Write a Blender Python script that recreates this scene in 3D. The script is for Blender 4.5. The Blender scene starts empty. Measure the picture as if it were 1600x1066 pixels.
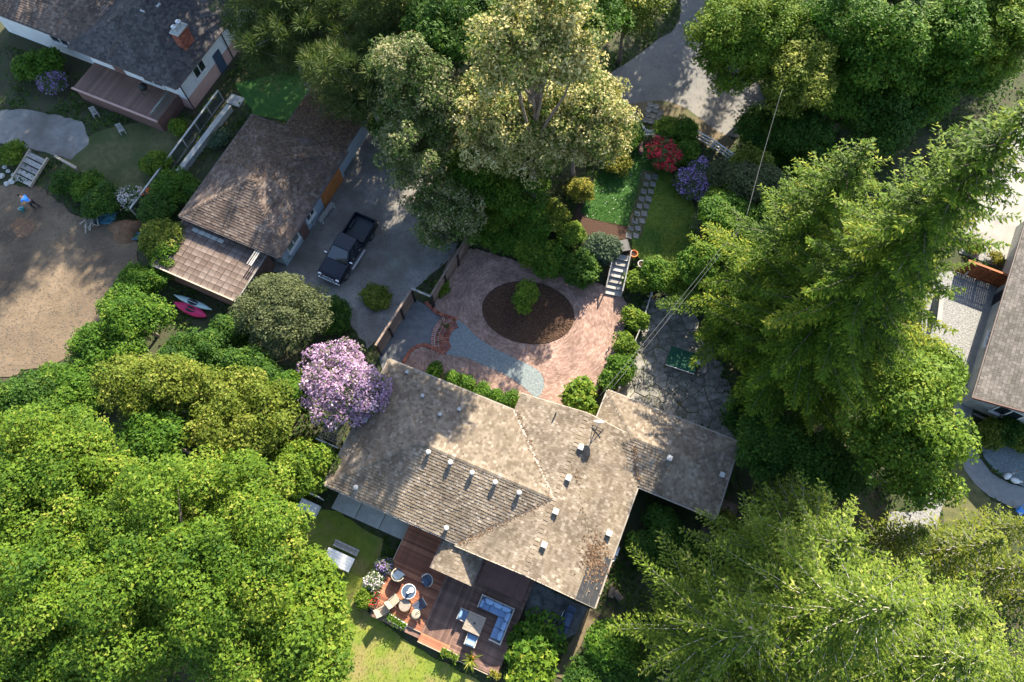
import bpy, bmesh, math, random
import numpy as np
from mathutils import Vector, Matrix

# ------------------------------------------------------------------ camera, sky, sun, exposure
SC = bpy.context.scene
COL = SC.collection
FPX, CAM_H, TILT = 1100.0, 48.0, math.radians(21.7)
cam_d = bpy.data.cameras.new('camera'); cam = bpy.data.objects.new('camera', cam_d); COL.objects.link(cam)
cam.location = (0, 0, CAM_H); cam.rotation_euler = (TILT, 0, 0)
cam_d.sensor_width = 36.0; cam_d.lens = FPX * 36.0 / 1600.0
cam_d.clip_start = 0.5; cam_d.clip_end = 2000
SC.camera = cam
SUN_EL, SUN_AZ = math.radians(35.0), math.radians(24.0)     # azimuth measured from +Y towards +X
world = bpy.data.worlds.new('World'); SC.world = world; world.use_nodes = True
wn = world.node_tree.nodes; wl = world.node_tree.links
bg = wn['Background']; sky = wn.new('ShaderNodeTexSky'); sky.sky_type = 'NISHITA'; sky.sun_disc = False
sky.sun_elevation = SUN_EL; sky.sun_rotation = SUN_AZ
wl.new(sky.outputs[0], bg.inputs[0]); bg.inputs[1].default_value = 0.118
sun_d = bpy.data.lights.new('sun', 'SUN'); sun_d.energy = 5.0; sun_d.angle = math.radians(0.53); sun_d.color = (1.0, 0.9, 0.73)
sun = bpy.data.objects.new('sun', sun_d); COL.objects.link(sun)
SUN_DIR = Vector((math.sin(SUN_AZ) * math.cos(SUN_EL), math.cos(SUN_AZ) * math.cos(SUN_EL), math.sin(SUN_EL)))
sun.rotation_euler = SUN_DIR.to_track_quat('Z', 'Y').to_euler(); sun.location = SUN_DIR * 120
SC.view_settings.view_transform = 'Standard'; SC.view_settings.look = 'None'
SC.view_settings.exposure = 2.08; SC.view_settings.gamma = 1.0; SC.view_settings.use_curve_mapping = False
SC.cycles.max_bounces = 6; SC.cycles.diffuse_bounces = 3; SC.cycles.transmission_bounces = 4; SC.cycles.glossy_bounces = 2
SC.cycles.use_denoising = True
RND = random.Random(7)

# ------------------------------------------------------------------ geometry of the view
def P(px, py, z=0.0):
    u = (px - 800) / FPX; v = (py - 533) / FPX
    t = (CAM_H - z) / (math.cos(TILT) + v * math.sin(TILT))
    return Vector((u * t, (math.sin(TILT) - v * math.cos(TILT)) * t, z))
def ppm(py, z=0.0):
    return FPX * (math.cos(TILT) + (py - 533) / FPX * math.sin(TILT)) / (CAM_H - z)
def sstep(a, b, x):
    t = min(1, max(0, (x - a) / (b - a))); return t * t * (3 - 2 * t)
TER = 1.2
def gz(x, y):                                   # the front garden and the lane lie on a terrace
    yl = 24.5 - 0.24 * (x - 6.8)
    return TER * sstep(yl, yl + 2.0, y) * sstep(-6.5, -3.5, x) * (1 - sstep(22.5, 26, x))

# ------------------------------------------------------------------ materials
MATS = {}
def mat(name, c1, c2=None, scale=6.0, rough=0.8, bump=0.0, bscale=None, metal=0.0, detail=6.0, spec=0.3, c3=None, s3=0.3, coat=0.0):
    m = bpy.data.materials.new(name); m.use_nodes = True; MATS[name] = m
    nt = m.node_tree; n = nt.nodes; l = nt.links; b = n['Principled BSDF']
    b.inputs['Roughness'].default_value = rough; b.inputs['Metallic'].default_value = metal
    b.inputs['Specular IOR Level'].default_value = spec; b.inputs['Coat Weight'].default_value = coat
    b.inputs['Base Color'].default_value = (*c1, 1)
    tc = n.new('ShaderNodeTexCoord')
    if c2 is not None:
        t = n.new('ShaderNodeTexNoise'); t.inputs['Scale'].default_value = scale; t.inputs['Detail'].default_value = detail; t.inputs['Roughness'].default_value = 0.65
        l.new(tc.outputs['Object'], t.inputs['Vector'])
        r = n.new('ShaderNodeValToRGB'); r.color_ramp.elements[0].position = 0.33; r.color_ramp.elements[1].position = 0.67
        r.color_ramp.elements[0].color = (*c1, 1); r.color_ramp.elements[1].color = (*c2, 1)
        l.new(t.outputs[0], r.inputs[0]); out = r.outputs[0]
        if c3 is not None:
            t3 = n.new('ShaderNodeTexNoise'); t3.inputs['Scale'].default_value = s3; t3.inputs['Detail'].default_value = 5
            l.new(tc.outputs['Object'], t3.inputs['Vector'])
            r3 = n.new('ShaderNodeValToRGB'); r3.color_ramp.elements[0].position = 0.46; r3.color_ramp.elements[1].position = 0.64
            r3.color_ramp.elements[0].color = (0, 0, 0, 1); r3.color_ramp.elements[1].color = (1, 1, 1, 1)
            l.new(t3.outputs[0], r3.inputs[0])
            mx = n.new('ShaderNodeMix'); mx.data_type = 'RGBA'; l.new(r3.outputs[0], mx.inputs['Factor'])
            l.new(out, mx.inputs['A']); mx.inputs['B'].default_value = (*c3, 1); out = mx.outputs['Result']
        l.new(out, b.inputs['Base Color'])
    if bump:
        t2 = n.new('ShaderNodeTexNoise'); t2.inputs['Scale'].default_value = bscale or scale * 3; t2.inputs['Detail'].default_value = 5
        l.new(tc.outputs['Object'], t2.inputs['Vector'])
        bp = n.new('ShaderNodeBump'); bp.inputs['Strength'].default_value = bump; bp.inputs['Distance'].default_value = 0.05
        l.new(t2.outputs[0], bp.inputs['Height']); l.new(bp.outputs[0], b.inputs['Normal'])
    return m
def ramp_mat(name, stops, rough=0.6, trans=0.0, const=False, noise=0.0, nscale=8.0, spec=0.25):
    """colour read from the per-piece attribute 'rnd' (0..1)"""
    m = bpy.data.materials.new(name); m.use_nodes = True; MATS[name] = m
    nt = m.node_tree; n = nt.nodes; l = nt.links; b = n['Principled BSDF']
    b.inputs['Roughness'].default_value = rough; b.inputs['Specular IOR Level'].default_value = spec
    at = n.new('ShaderNodeAttribute'); at.attribute_name = 'rnd'
    r = n.new('ShaderNodeValToRGB'); cr = r.color_ramp
    if const: cr.interpolation = 'CONSTANT'
    while len(cr.elements) < len(stops): cr.elements.new(0.5)
    for e, (p, c) in zip(cr.elements, stops): e.position = p
    for e, (p, c) in zip(cr.elements, stops): e.color = (*c, 1)
    l.new(at.outputs['Fac'], r.inputs[0]); out = r.outputs[0]
    if noise:
        tc = n.new('ShaderNodeTexCoord'); t = n.new('ShaderNodeTexNoise'); t.inputs['Scale'].default_value = nscale; t.inputs['Detail'].default_value = 6
        l.new(tc.outputs['Object'], t.inputs['Vector'])
        mr = n.new('ShaderNodeMapRange'); mr.inputs[1].default_value = 0.3; mr.inputs[2].default_value = 0.7; mr.inputs[3].default_value = 1 - noise; mr.inputs[4].default_value = 1 + noise
        l.new(t.outputs[0], mr.inputs[0])
        vm = n.new('ShaderNodeVectorMath'); vm.operation = 'SCALE'; l.new(out, vm.inputs[0]); l.new(mr.outputs[0], vm.inputs['Scale']); out = vm.outputs[0]
    l.new(out, b.inputs['Base Color'])
    if trans:
        tr = n.new('ShaderNodeBsdfTranslucent'); vm2 = n.new('ShaderNodeVectorMath'); vm2.operation = 'MULTIPLY'
        l.new(out, vm2.inputs[0]); vm2.inputs[1].default_value = (1.3, 1.35, 0.35); l.new(vm2.outputs[0], tr.inputs[0])
        mx = n.new('ShaderNodeMixShader'); mx.inputs[0].default_value = trans
        l.new(b.outputs[0], mx.inputs[1]); l.new(tr.outputs[0], mx.inputs[2])
        l.new(mx.outputs[0], n['Material Output'].inputs[0])
    return m
def leafmat(name, dark, light, hi=None, trans=0.26):
    st = [(0.0, dark), (0.75, light), (1.0, hi or tuple(min(1, c * 1.35) for c in light))]
    return ramp_mat(name, st, rough=0.62, trans=trans, spec=0.12)

# ------------------------------------------------------------------ mesh builders and tagging
def tag(o, label=None, cat=None, group=None, kind=None):
    if label: o['label'] = label
    if cat: o['category'] = cat
    if group: o['group'] = group
    if kind: o['kind'] = kind
    return o
def thing(name, label, cat, loc=(0, 0, 0), rz=0.0, group=None):
    o = bpy.data.objects.new(name, None); COL.objects.link(o); o.empty_display_size = 0.3
    o.location = loc; o.rotation_euler = (0, 0, rz)
    return tag(o, label, cat, group)
class MB:
    def __init__(s): s.v = []; s.f = []; s.r = []
    def add(s, vs, fs, rnd=None):
        k = len(s.v); s.v += [tuple(p) for p in vs]; s.f += [tuple(i + k for i in f) for f in fs]
        s.r += [RND.random() if rnd is None else rnd] * len(fs); return s
    def box(s, c, d, rz=0.0, rx=0.0, ry=0.0, rnd=None):
        M = Matrix.Translation(c) @ Matrix.Rotation(rz, 4, 'Z') @ Matrix.Rotation(ry, 4, 'Y') @ Matrix.Rotation(rx, 4, 'X')
        vs = [M @ Vector((sx * d[0] / 2, sy * d[1] / 2, sz * d[2] / 2)) for sx, sy, sz in
              ((-1,-1,-1),(1,-1,-1),(1,1,-1),(-1,1,-1),(-1,-1,1),(1,-1,1),(1,1,1),(-1,1,1))]
        return s.add(vs, [(3,2,1,0),(4,5,6,7),(0,1,5,4),(1,2,6,5),(2,3,7,6),(3,0,4,7)], rnd)
    def bar(s, a, b, w, h, rnd=None):          # a square bar between two points
        a = Vector(a); b = Vector(b); d = b - a; L = d.length; d.normalize()
        up = Vector((0, 0, 1)) if abs(d.z) < 0.95 else Vector((0, 1, 0))
        sd = d.cross(up).normalized() * w / 2; u2 = sd.cross(d).normalized() * h / 2
        vs = [a - sd - u2, a + sd - u2, a + sd + u2, a - sd + u2, b - sd - u2, b + sd - u2, b + sd + u2, b - sd + u2]
        return s.add(vs, [(0,1,2,3),(7,6,5,4),(0,4,5,1),(1,5,6,2),(2,6,7,3),(3,7,4,0)], rnd)
    def tube(s, pts, rad, n=6, caps=True):
        pts = [Vector(p) for p in pts]; m = len(pts)
        if not hasattr(rad, '__len__'): rad = [rad] * m
        vs = []; 
        for i, p in enumerate(pts):
            d = (pts[min(i + 1, m - 1)] - pts[max(i - 1, 0)]).normalized()
            ref = Vector((0, 0, 1)) if abs(d.z) < 0.9 else Vector((1, 0, 0))
            a = d.cross(ref).normalized(); b = d.cross(a)
            for k in range(n):
                t = 2 * math.pi * k / n; vs.append(p + (a * math.cos(t) + b * math.sin(t)) * rad[i])
        fs = [(i * n + k, i * n + (k + 1) % n, (i + 1) * n + (k + 1) % n, (i + 1) * n + k) for i in range(m - 1) for k in range(n)]
        if caps: fs += [tuple(range(n))[::-1], tuple((m - 1) * n + k for k in range(n))]
        return s.add(vs, fs)
    def prism(s, poly, z0, z1):
        n = len(poly); vs = [(p[0], p[1], z0) for p in poly] + [(p[0], p[1], z1) for p in poly]
        area = sum(poly[i][0] * poly[(i + 1) % n][1] - poly[(i + 1) % n][0] * poly[i][1] for i in range(n))
        fs = [tuple(range(n))[::-1], tuple(range(n, 2 * n))] + [(i, (i + 1) % n, n + (i + 1) % n, n + i) for i in range(n)]
        if area < 0: fs = [f[::-1] for f in fs]
        return s.add(vs, fs)
    def lathe(s, prof, c=(0, 0, 0), n=16):
        vs = [(c[0] + r * math.cos(2 * math.pi * k / n), c[1] + r * math.sin(2 * math.pi * k / n), c[2] + z) for r, z in prof for k in range(n)]
        m = len(prof); fs = [(i * n + k, i * n + (k + 1) % n, (i + 1) * n + (k + 1) % n, (i + 1) * n + k) for i in range(m - 1) for k in range(n)]
        fs += [tuple(range(n))[::-1], tuple((m - 1) * n + k for k in range(n))]
        return s.add(vs, fs)
    def build(s, name, m, parent=None, smooth=False, bevel=0.0, kind=None, seg=2):
        me = bpy.data.meshes.new(name); me.from_pydata(s.v, [], s.f)
        at = me.attributes.new('rnd', 'FLOAT', 'FACE'); at.data.foreach_set('value', s.r)
        me.materials.append(MATS[m] if isinstance(m, str) else m)
        if smooth: me.polygons.foreach_set('use_smooth', [True] * len(me.polygons))
        o = bpy.data.objects.new(name, me); COL.objects.link(o)
        if parent is not None: o.parent = parent
        if bevel:
            md = o.modifiers.new('bevel', 'BEVEL'); md.width = bevel; md.segments = seg; md.limit_method = 'ANGLE'
        if kind: o['kind'] = kind
        return o
def link_copy(o, name, parent=None, loc=None, rot=None, scale=None):
    c = o.copy(); COL.objects.link(c); c.name = name
    c.parent = parent
    if loc is not None: c.location = loc
    if rot is not None: c.rotation_euler = rot
    if scale is not None: c.scale = scale
    return c
def copy_tree(o, parent=None):
    c = o.copy(); COL.objects.link(c); c.parent = parent
    for ch in list(o.children): copy_tree(ch, c)
    return c
def smooth_poly(pts, k=4):
    n = len(pts); out = []
    for i in range(n):
        p0, p1, p2, p3 = (Vector(pts[(i + j) % n]) for j in (-1, 0, 1, 2))
        for q in range(k):
            t = q / k
            out.append(0.5 * ((2 * p1) + (p2 - p0) * t + (2 * p0 - 5 * p1 + 4 * p2 - p3) * t * t + (3 * p1 - p0 - 3 * p2 + p3) * t ** 3))
    return out
PAVED = []                                       # footprints on which no undergrowth grows
def inside(x, y, poly):
    c = False; j = len(poly) - 1
    for i in range(len(poly)):
        xi, yi = poly[i][0], poly[i][1]; xj, yj = poly[j][0], poly[j][1]
        if (yi > y) != (yj > y) and x < (xj - xi) * (y - yi) / (yj - yi) + xi: c = not c
        j = i
    return c
def inside_np(X, Y, poly):
    c = np.zeros(len(X), bool); n = len(poly); j = n - 1
    for i in range(n):
        xi, yi = poly[i][0], poly[i][1]; xj, yj = poly[j][0], poly[j][1]
        if yi != yj:
            c ^= ((yi > Y) != (yj > Y)) & (X < (xj - xi) * (Y - yi) / (yj - yi) + xi)
        j = i
    return c
def sheet(name, pxs, z, m, smooth=0, thick=0.0, jit=0.0, paved=True, raw=False):
    pts = [Vector((p[0], p[1], 0)) for p in pxs] if raw else [P(x, y, z) for x, y in pxs]
    pts = [Vector((p.x, p.y, 0)) for p in pts]
    if smooth: pts = smooth_poly(pts, smooth)
    if jit:
        q = []
        for i, p in enumerate(pts):
            b = pts[(i + 1) % len(pts)]; k = max(1, int((b - p).length / 0.5))
            q += [p.lerp(b, t / k) + Vector((RND.uniform(-jit, jit), RND.uniform(-jit, jit), 0)) for t in range(k)]
        pts = q
    if paved: PAVED.append([(p.x, p.y) for p in pts])
    bm = bmesh.new(); vs = [bm.verts.new((p.x, p.y, z)) for p in pts]; f = bm.faces.new(vs)
    if f.normal.z < 0 or (f.normal_update() or f.normal.z < 0): f.normal_flip()
    if thick:
        r = bmesh.ops.extrude_face_region(bm, geom=[f]); 
        bmesh.ops.translate(bm, verts=[e for e in r['geom'] if isinstance(e, bmesh.types.BMVert)], vec=(0, 0, 0))
        for v in vs: v.co.z -= thick
    bmesh.ops.triangulate(bm, faces=bm.faces[:])
    bmesh.ops.recalc_face_normals(bm, faces=bm.faces[:]) if thick else None
    me = bpy.data.meshes.new(name); bm.to_mesh(me); bm.free(); me.materials.append(MATS[m])
    o = bpy.data.objects.new(name, me); COL.objects.link(o); o['kind'] = 'structure'
    o['poly_area'] = 0.0; del o['poly_area']
    return o, [(p.x, p.y) for p in pts]

# ------------------------------------------------------------------ palette
mat('soil', (0.05, 0.04, 0.025), (0.035, 0.05, 0.016), 1.2, 0.95, 0.6, 9, c3=(0.025, 0.035, 0.012), s3=0.2)
mat('dirt', (0.092, 0.066, 0.042), (0.17, 0.124, 0.08), 0.6, 0.95, 1.0, 2.5, c3=(0.062, 0.045, 0.031), s3=0.3, detail=12)
mat('dug_earth', (0.09, 0.05, 0.028), (0.16, 0.095, 0.055), 4, 0.95, 0.8)
mat('dry_grass', (0.055, 0.06, 0.022), (0.10, 0.095, 0.04), 2.2, 0.95, 0.5, 12, c3=(0.04, 0.055, 0.016), s3=0.3)
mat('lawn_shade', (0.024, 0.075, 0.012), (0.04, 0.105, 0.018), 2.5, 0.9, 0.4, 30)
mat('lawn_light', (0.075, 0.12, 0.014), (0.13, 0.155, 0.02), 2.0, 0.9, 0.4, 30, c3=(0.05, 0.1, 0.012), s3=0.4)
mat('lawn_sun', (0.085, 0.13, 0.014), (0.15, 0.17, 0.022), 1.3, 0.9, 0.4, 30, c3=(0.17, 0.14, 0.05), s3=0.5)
mat('gravel_drive', (0.135, 0.128, 0.118), (0.21, 0.2, 0.182), 1.2, 0.95, 0.7, 25, c3=(0.105, 0.095, 0.08), s3=0.25)
mat('court_asphalt', (0.085, 0.09, 0.095), (0.13, 0.135, 0.14), 2.5, 0.9, 0.4, 40)
mat('asphalt', (0.10, 0.098, 0.095), (0.14, 0.137, 0.13), 1.5, 0.9, 0.4, 40, c3=(0.16, 0.15, 0.135), s3=0.2)
mat('verge', (0.10, 0.075, 0.045), (0.13, 0.10, 0.06), 3, 0.95, 0.5, c3=(0.05, 0.06, 0.02), s3=0.5)
mat('blue_gravel', (0.095, 0.118, 0.122), (0.185, 0.21, 0.21), 7, 0.9, 0.9, 14)
mat('grey_gravel', (0.09, 0.09, 0.088), (0.26, 0.256, 0.245), 8, 0.9, 0.9, 12)
mat('mulch', (0.032, 0.016, 0.01), (0.062, 0.032, 0.02), 9, 0.95, 1.0, 18)
mat('concrete', (0.2, 0.192, 0.176), (0.25, 0.24, 0.22), 1.4, 0.85, 0.2, 30, c3=(0.16, 0.152, 0.14), s3=0.3)
mat('slab_concrete', (0.27, 0.27, 0.25), (0.36, 0.36, 0.33), 2, 0.9, 0.3)
mat('path_concrete', (0.15, 0.15, 0.145), (0.2, 0.2, 0.19), 2.5, 0.9, 0.3)
mat('dark_slab', (0.03, 0.033, 0.034), (0.15, 0.16, 0.155), 1.4, 0.7, 0.2)  # mottled from near black to mid grey
mat('sand_joint', (0.13, 0.09, 0.07), (0.17, 0.12, 0.09), 6, 0.95)
ramp_mat('brick', [(0, (0.17, 0.105, 0.082)), (0.5, (0.225, 0.145, 0.114)), (1, (0.285, 0.195, 0.16))], 0.9, noise=0.3, nscale=0.8)
ramp_mat('red_brick', [(0, (0.15, 0.045, 0.03)), (1, (0.3, 0.11, 0.07))], 0.9)
ramp_mat('flagstone', [(0, (0.105, 0.10, 0.088)), (1, (0.19, 0.18, 0.158))], 0.9, noise=0.5, nscale=1.6)
ramp_mat('paver', [(0, (0.10, 0.10, 0.09)), (1, (0.17, 0.165, 0.15))], 0.9, noise=0.25, nscale=5)
ramp_mat('shingle_tan', [(0, (0.108, 0.083, 0.058)), (0.5, (0.15, 0.12, 0.088)), (0.9, (0.182, 0.149, 0.113)), (1, (0.23, 0.195, 0.156))], 0.92, noise=0.3, nscale=0.6)
ramp_mat('shingle_brown', [(0, (0.075, 0.052, 0.04)), (0.5, (0.11, 0.08, 0.062)), (1, (0.15, 0.115, 0.092))], 0.92, noise=0.35, nscale=0.6)
ramp_mat('shingle_shaded', [(0, (0.038, 0.034, 0.034)), (0.5, (0.058, 0.052, 0.05)), (1, (0.086, 0.077, 0.072))], 0.92, noise=0.25, nscale=0.8)  # tree shade over the white house roof is put into this tone
ramp_mat('shingle_grey', [(0, (0.062, 0.056, 0.05)), (0.5, (0.085, 0.077, 0.068)), (1, (0.11, 0.10, 0.09))], 0.92, noise=0.2, nscale=0.8)
mat('membrane', (0.02, 0.021, 0.023), (0.035, 0.036, 0.038), 3, 0.7)
mat('roof_under', (0.06, 0.05, 0.045), (0.08, 0.07, 0.06), 3, 0.9)
mat('beige_wall', (0.36, 0.3, 0.23), (0.42, 0.35, 0.27), 2, 0.9)
mat('white_wall', (0.48, 0.49, 0.49), (0.58, 0.59, 0.59), 0.8, 0.85)
mat('pink_wall', (0.36, 0.22, 0.19), (0.42, 0.27, 0.23), 1.2, 0.9)
mat('blue_wall', (0.24, 0.3, 0.36), (0.3, 0.36, 0.42), 1.5, 0.85)
mat('white_paint', (0.5, 0.495, 0.475), (0.62, 0.61, 0.59), 3, 0.6)
mat('white_metal', (0.42, 0.42, 0.41), (0.56, 0.56, 0.545), 4, 0.5)
mat('cable_grey', (0.10, 0.10, 0.10), (0.15, 0.15, 0.145), 5, 0.7)
mat('gutter_brown', (0.07, 0.055, 0.05), (0.10, 0.08, 0.07), 3, 0.6)
mat('gutter_tan', (0.2, 0.175, 0.145), (0.25, 0.22, 0.185), 3, 0.6)
mat('pillow_blue', (0.13, 0.21, 0.34), (0.17, 0.26, 0.4), 4, 0.9)
mat('galv', (0.42, 0.42, 0.42), (0.6, 0.6, 0.6), 5, 0.4, metal=0.6)
mat('dark_metal', (0.018, 0.018, 0.02), (0.03, 0.03, 0.032), 6, 0.45)
mat('black_paint', (0.012, 0.012, 0.013), (0.02, 0.02, 0.02), 4, 0.6)
mat('glass', (0.015, 0.02, 0.025), None, rough=0.05, spec=0.8)
mat('pane_green', (0.10, 0.13, 0.11), None, rough=0.1, spec=0.8)
ramp_mat('deck_wood', [(0, (0.13, 0.048, 0.028)), (0.6, (0.21, 0.082, 0.045)), (1, (0.3, 0.13, 0.07))], 0.65, noise=0.35, nscale=1.5)
ramp_mat('deck_dark', [(0, (0.075, 0.042, 0.032)), (1, (0.15, 0.09, 0.068))], 0.65, noise=0.4, nscale=1.8)  # timber deck's shade put into the tone; raised deck shares it
ramp_mat('fence_wood', [(0, (0.12, 0.085, 0.065)), (1, (0.2, 0.15, 0.12))], 0.85, noise=0.25, nscale=3)
ramp_mat('cedar_fence', [(0, (0.16, 0.05, 0.02)), (1, (0.27, 0.09, 0.035))], 0.7, noise=0.2, nscale=3)
ramp_mat('grey_wood', [(0, (0.17, 0.16, 0.15)), (1, (0.32, 0.305, 0.28))], 0.85, noise=0.25, nscale=4)
ramp_mat('pale_wood', [(0, (0.26, 0.21, 0.155)), (1, (0.38, 0.32, 0.245))], 0.8, noise=0.2, nscale=4)
ramp_mat('rust_tile', [(0, (0.085, 0.06, 0.048)), (0.5, (0.11, 0.082, 0.068)), (1, (0.14, 0.11, 0.095))], 0.9, noise=0.6, nscale=0.7)
mat('orange_wood', (0.3, 0.11, 0.03), (0.4, 0.16, 0.05), 3, 0.6)
mat('brown_wall', (0.11, 0.06, 0.05), (0.15, 0.085, 0.07), 2, 0.8)
mat('bark', (0.09, 0.07, 0.055), (0.16, 0.13, 0.105), 3, 0.95, 0.6)
mat('bark_pale', (0.2, 0.175, 0.145), (0.38, 0.345, 0.29), 4, 0.9, 0.4)
mat('bark_grey', (0.17, 0.155, 0.14), (0.28, 0.26, 0.235), 4, 0.9, 0.4)
mat('cushion', (0.10, 0.165, 0.27), (0.13, 0.2, 0.315), 4, 0.9)
mat('wicker', (0.26, 0.245, 0.22), (0.36, 0.34, 0.31), 20, 0.8)
mat('table_wood', (0.17, 0.14, 0.11), (0.24, 0.2, 0.16), 6, 0.7)
mat('sling', (0.22, 0.195, 0.145), (0.29, 0.255, 0.19), 12, 0.8)
mat('navy', (0.03, 0.05, 0.085), (0.04, 0.062, 0.10), 5, 0.7)
mat('bbq_cover', (0.035, 0.055, 0.10), (0.05, 0.075, 0.13), 4, 0.55)
mat('truck_paint', (0.005, 0.008, 0.015), None, rough=0.2, spec=0.3, coat=0.0)
mat('truck_bed', (0.02, 0.024, 0.028), (0.03, 0.034, 0.038), 10, 0.6)
mat('chrome', (0.5, 0.5, 0.5), None, rough=0.2, metal=1.0)
mat('lamp_glass', (0.6, 0.6, 0.6), None, rough=0.1, spec=0.8)
mat('rubber', (0.015, 0.015, 0.015), (0.025, 0.025, 0.025), 12, 0.9)
mat('green_felt', (0.004, 0.045, 0.024), (0.006, 0.055, 0.03), 6, 0.8)
mat('pink_hull', (0.5, 0.02, 0.10), (0.56, 0.03, 0.12), 3, 0.4)
mat('teal_hull', (0.35, 0.5, 0.5), (0.42, 0.56, 0.56), 3, 0.4)
mat('blue_plastic', (0.03, 0.16, 0.42), (0.04, 0.2, 0.5), 4, 0.5)
mat('tarp', (0.03, 0.10, 0.14), (0.05, 0.14, 0.18), 3, 0.5)
mat('terracotta', (0.5, 0.13, 0.03), (0.6, 0.18, 0.05), 4, 0.8)
mat('stone', (0.3, 0.29, 0.27), (0.42, 0.41, 0.38), 4, 0.9, 0.5)
mat('skin', (0.42, 0.24, 0.16), None, rough=0.6)
mat('blue_shirt', (0.04, 0.22, 0.7), (0.05, 0.27, 0.78), 6, 0.85)
mat('dark_cloth', (0.015, 0.016, 0.02), (0.025, 0.026, 0.03), 6, 0.9)
mat('hair', (0.02, 0.013, 0.01), None, rough=0.7)
mat('teal_plastic', (0.05, 0.3, 0.33), None, rough=0.5)
leafmat('leaf_maple', (0.022, 0.06, 0.006), (0.09, 0.148, 0.011), (0.185, 0.2, 0.03))
leafmat('leaf_bright', (0.03, 0.07, 0.007), (0.10, 0.158, 0.012), (0.18, 0.205, 0.027))
leafmat('leaf_mid', (0.022, 0.062, 0.006), (0.06, 0.125, 0.01), (0.12, 0.165, 0.018))
leafmat('leaf_dark', (0.014, 0.042, 0.006), (0.04, 0.09, 0.01), (0.085, 0.13, 0.016))
leafmat('leaf_olive', (0.042, 0.07, 0.008), (0.115, 0.145, 0.016), (0.22, 0.215, 0.045))
leafmat('leaf_grey', (0.045, 0.06, 0.024), (0.085, 0.10, 0.042), (0.125, 0.13, 0.055))
leafmat('leaf_blue', (0.03, 0.05, 0.028), (0.06, 0.09, 0.05))
leafmat('leaf_yellow', (0.075, 0.09, 0.012), (0.16, 0.15, 0.018), (0.27, 0.22, 0.03))
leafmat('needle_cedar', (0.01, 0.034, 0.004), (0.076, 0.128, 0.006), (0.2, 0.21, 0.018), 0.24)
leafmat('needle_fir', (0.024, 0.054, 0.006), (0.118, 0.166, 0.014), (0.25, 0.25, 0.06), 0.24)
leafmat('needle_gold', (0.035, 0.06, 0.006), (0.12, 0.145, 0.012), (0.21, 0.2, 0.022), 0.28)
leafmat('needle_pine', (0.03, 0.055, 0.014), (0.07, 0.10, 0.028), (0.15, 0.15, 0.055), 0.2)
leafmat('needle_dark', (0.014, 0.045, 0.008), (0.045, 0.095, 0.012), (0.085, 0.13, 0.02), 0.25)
ramp_mat('blossom_cream', [(0, (0.045, 0.08, 0.01)), (0.38, (0.09, 0.125, 0.016)), (0.46, (0.2, 0.185, 0.055)), (0.75, (0.33, 0.29, 0.11)), (1, (0.5, 0.45, 0.24))], 0.7, trans=0.3)
ramp_mat('blossom_shaded', [(0, (0.026, 0.06, 0.008)), (0.5, (0.065, 0.105, 0.016)), (0.6, (0.13, 0.135, 0.055)), (1, (0.28, 0.26, 0.14))], 0.7, trans=0.3)  # cream blossom with shade put into its colours
ramp_mat('blossom_pink', [(0, (0.05, 0.08, 0.02)), (0.28, (0.09, 0.11, 0.03)), (0.34, (0.2, 0.115, 0.22)), (0.7, (0.34, 0.22, 0.35)), (1, (0.52, 0.38, 0.5))], 0.7, trans=0.25)
ramp_mat('blossom_red', [(0, (0.03, 0.055, 0.012)), (0.5, (0.07, 0.09, 0.02)), (0.56, (0.3, 0.012, 0.025)), (1, (0.5, 0.03, 0.05))], 0.7, trans=0.2)
ramp_mat('blossom_purple', [(0, (0.03, 0.055, 0.012)), (0.55, (0.06, 0.09, 0.02)), (0.62, (0.2, 0.11, 0.33)), (1, (0.4, 0.28, 0.52))], 0.7, trans=0.2)
ramp_mat('blossom_white', [(0, (0.03, 0.06, 0.012)), (0.6, (0.07, 0.11, 0.02)), (0.68, (0.4, 0.36, 0.38)), (1, (0.65, 0.58, 0.6))], 0.7, trans=0.2)
leafmat('ground_leaf', (0.018, 0.042, 0.007), (0.045, 0.092, 0.011), (0.09, 0.12, 0.022))
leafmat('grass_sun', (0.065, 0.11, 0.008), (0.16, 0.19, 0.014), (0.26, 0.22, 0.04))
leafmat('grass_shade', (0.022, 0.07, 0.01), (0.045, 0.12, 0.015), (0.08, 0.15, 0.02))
leafmat('brown_litter', (0.06, 0.035, 0.02), (0.14, 0.085, 0.05), (0.22, 0.15, 0.09), 0.05)
ramp_mat('pebble', [(0, (0.06, 0.048, 0.036)), (1, (0.16, 0.135, 0.105))], 0.9)
mat('vent_metal', (0.26, 0.26, 0.25), (0.36, 0.355, 0.345), 4, 0.5)
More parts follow.
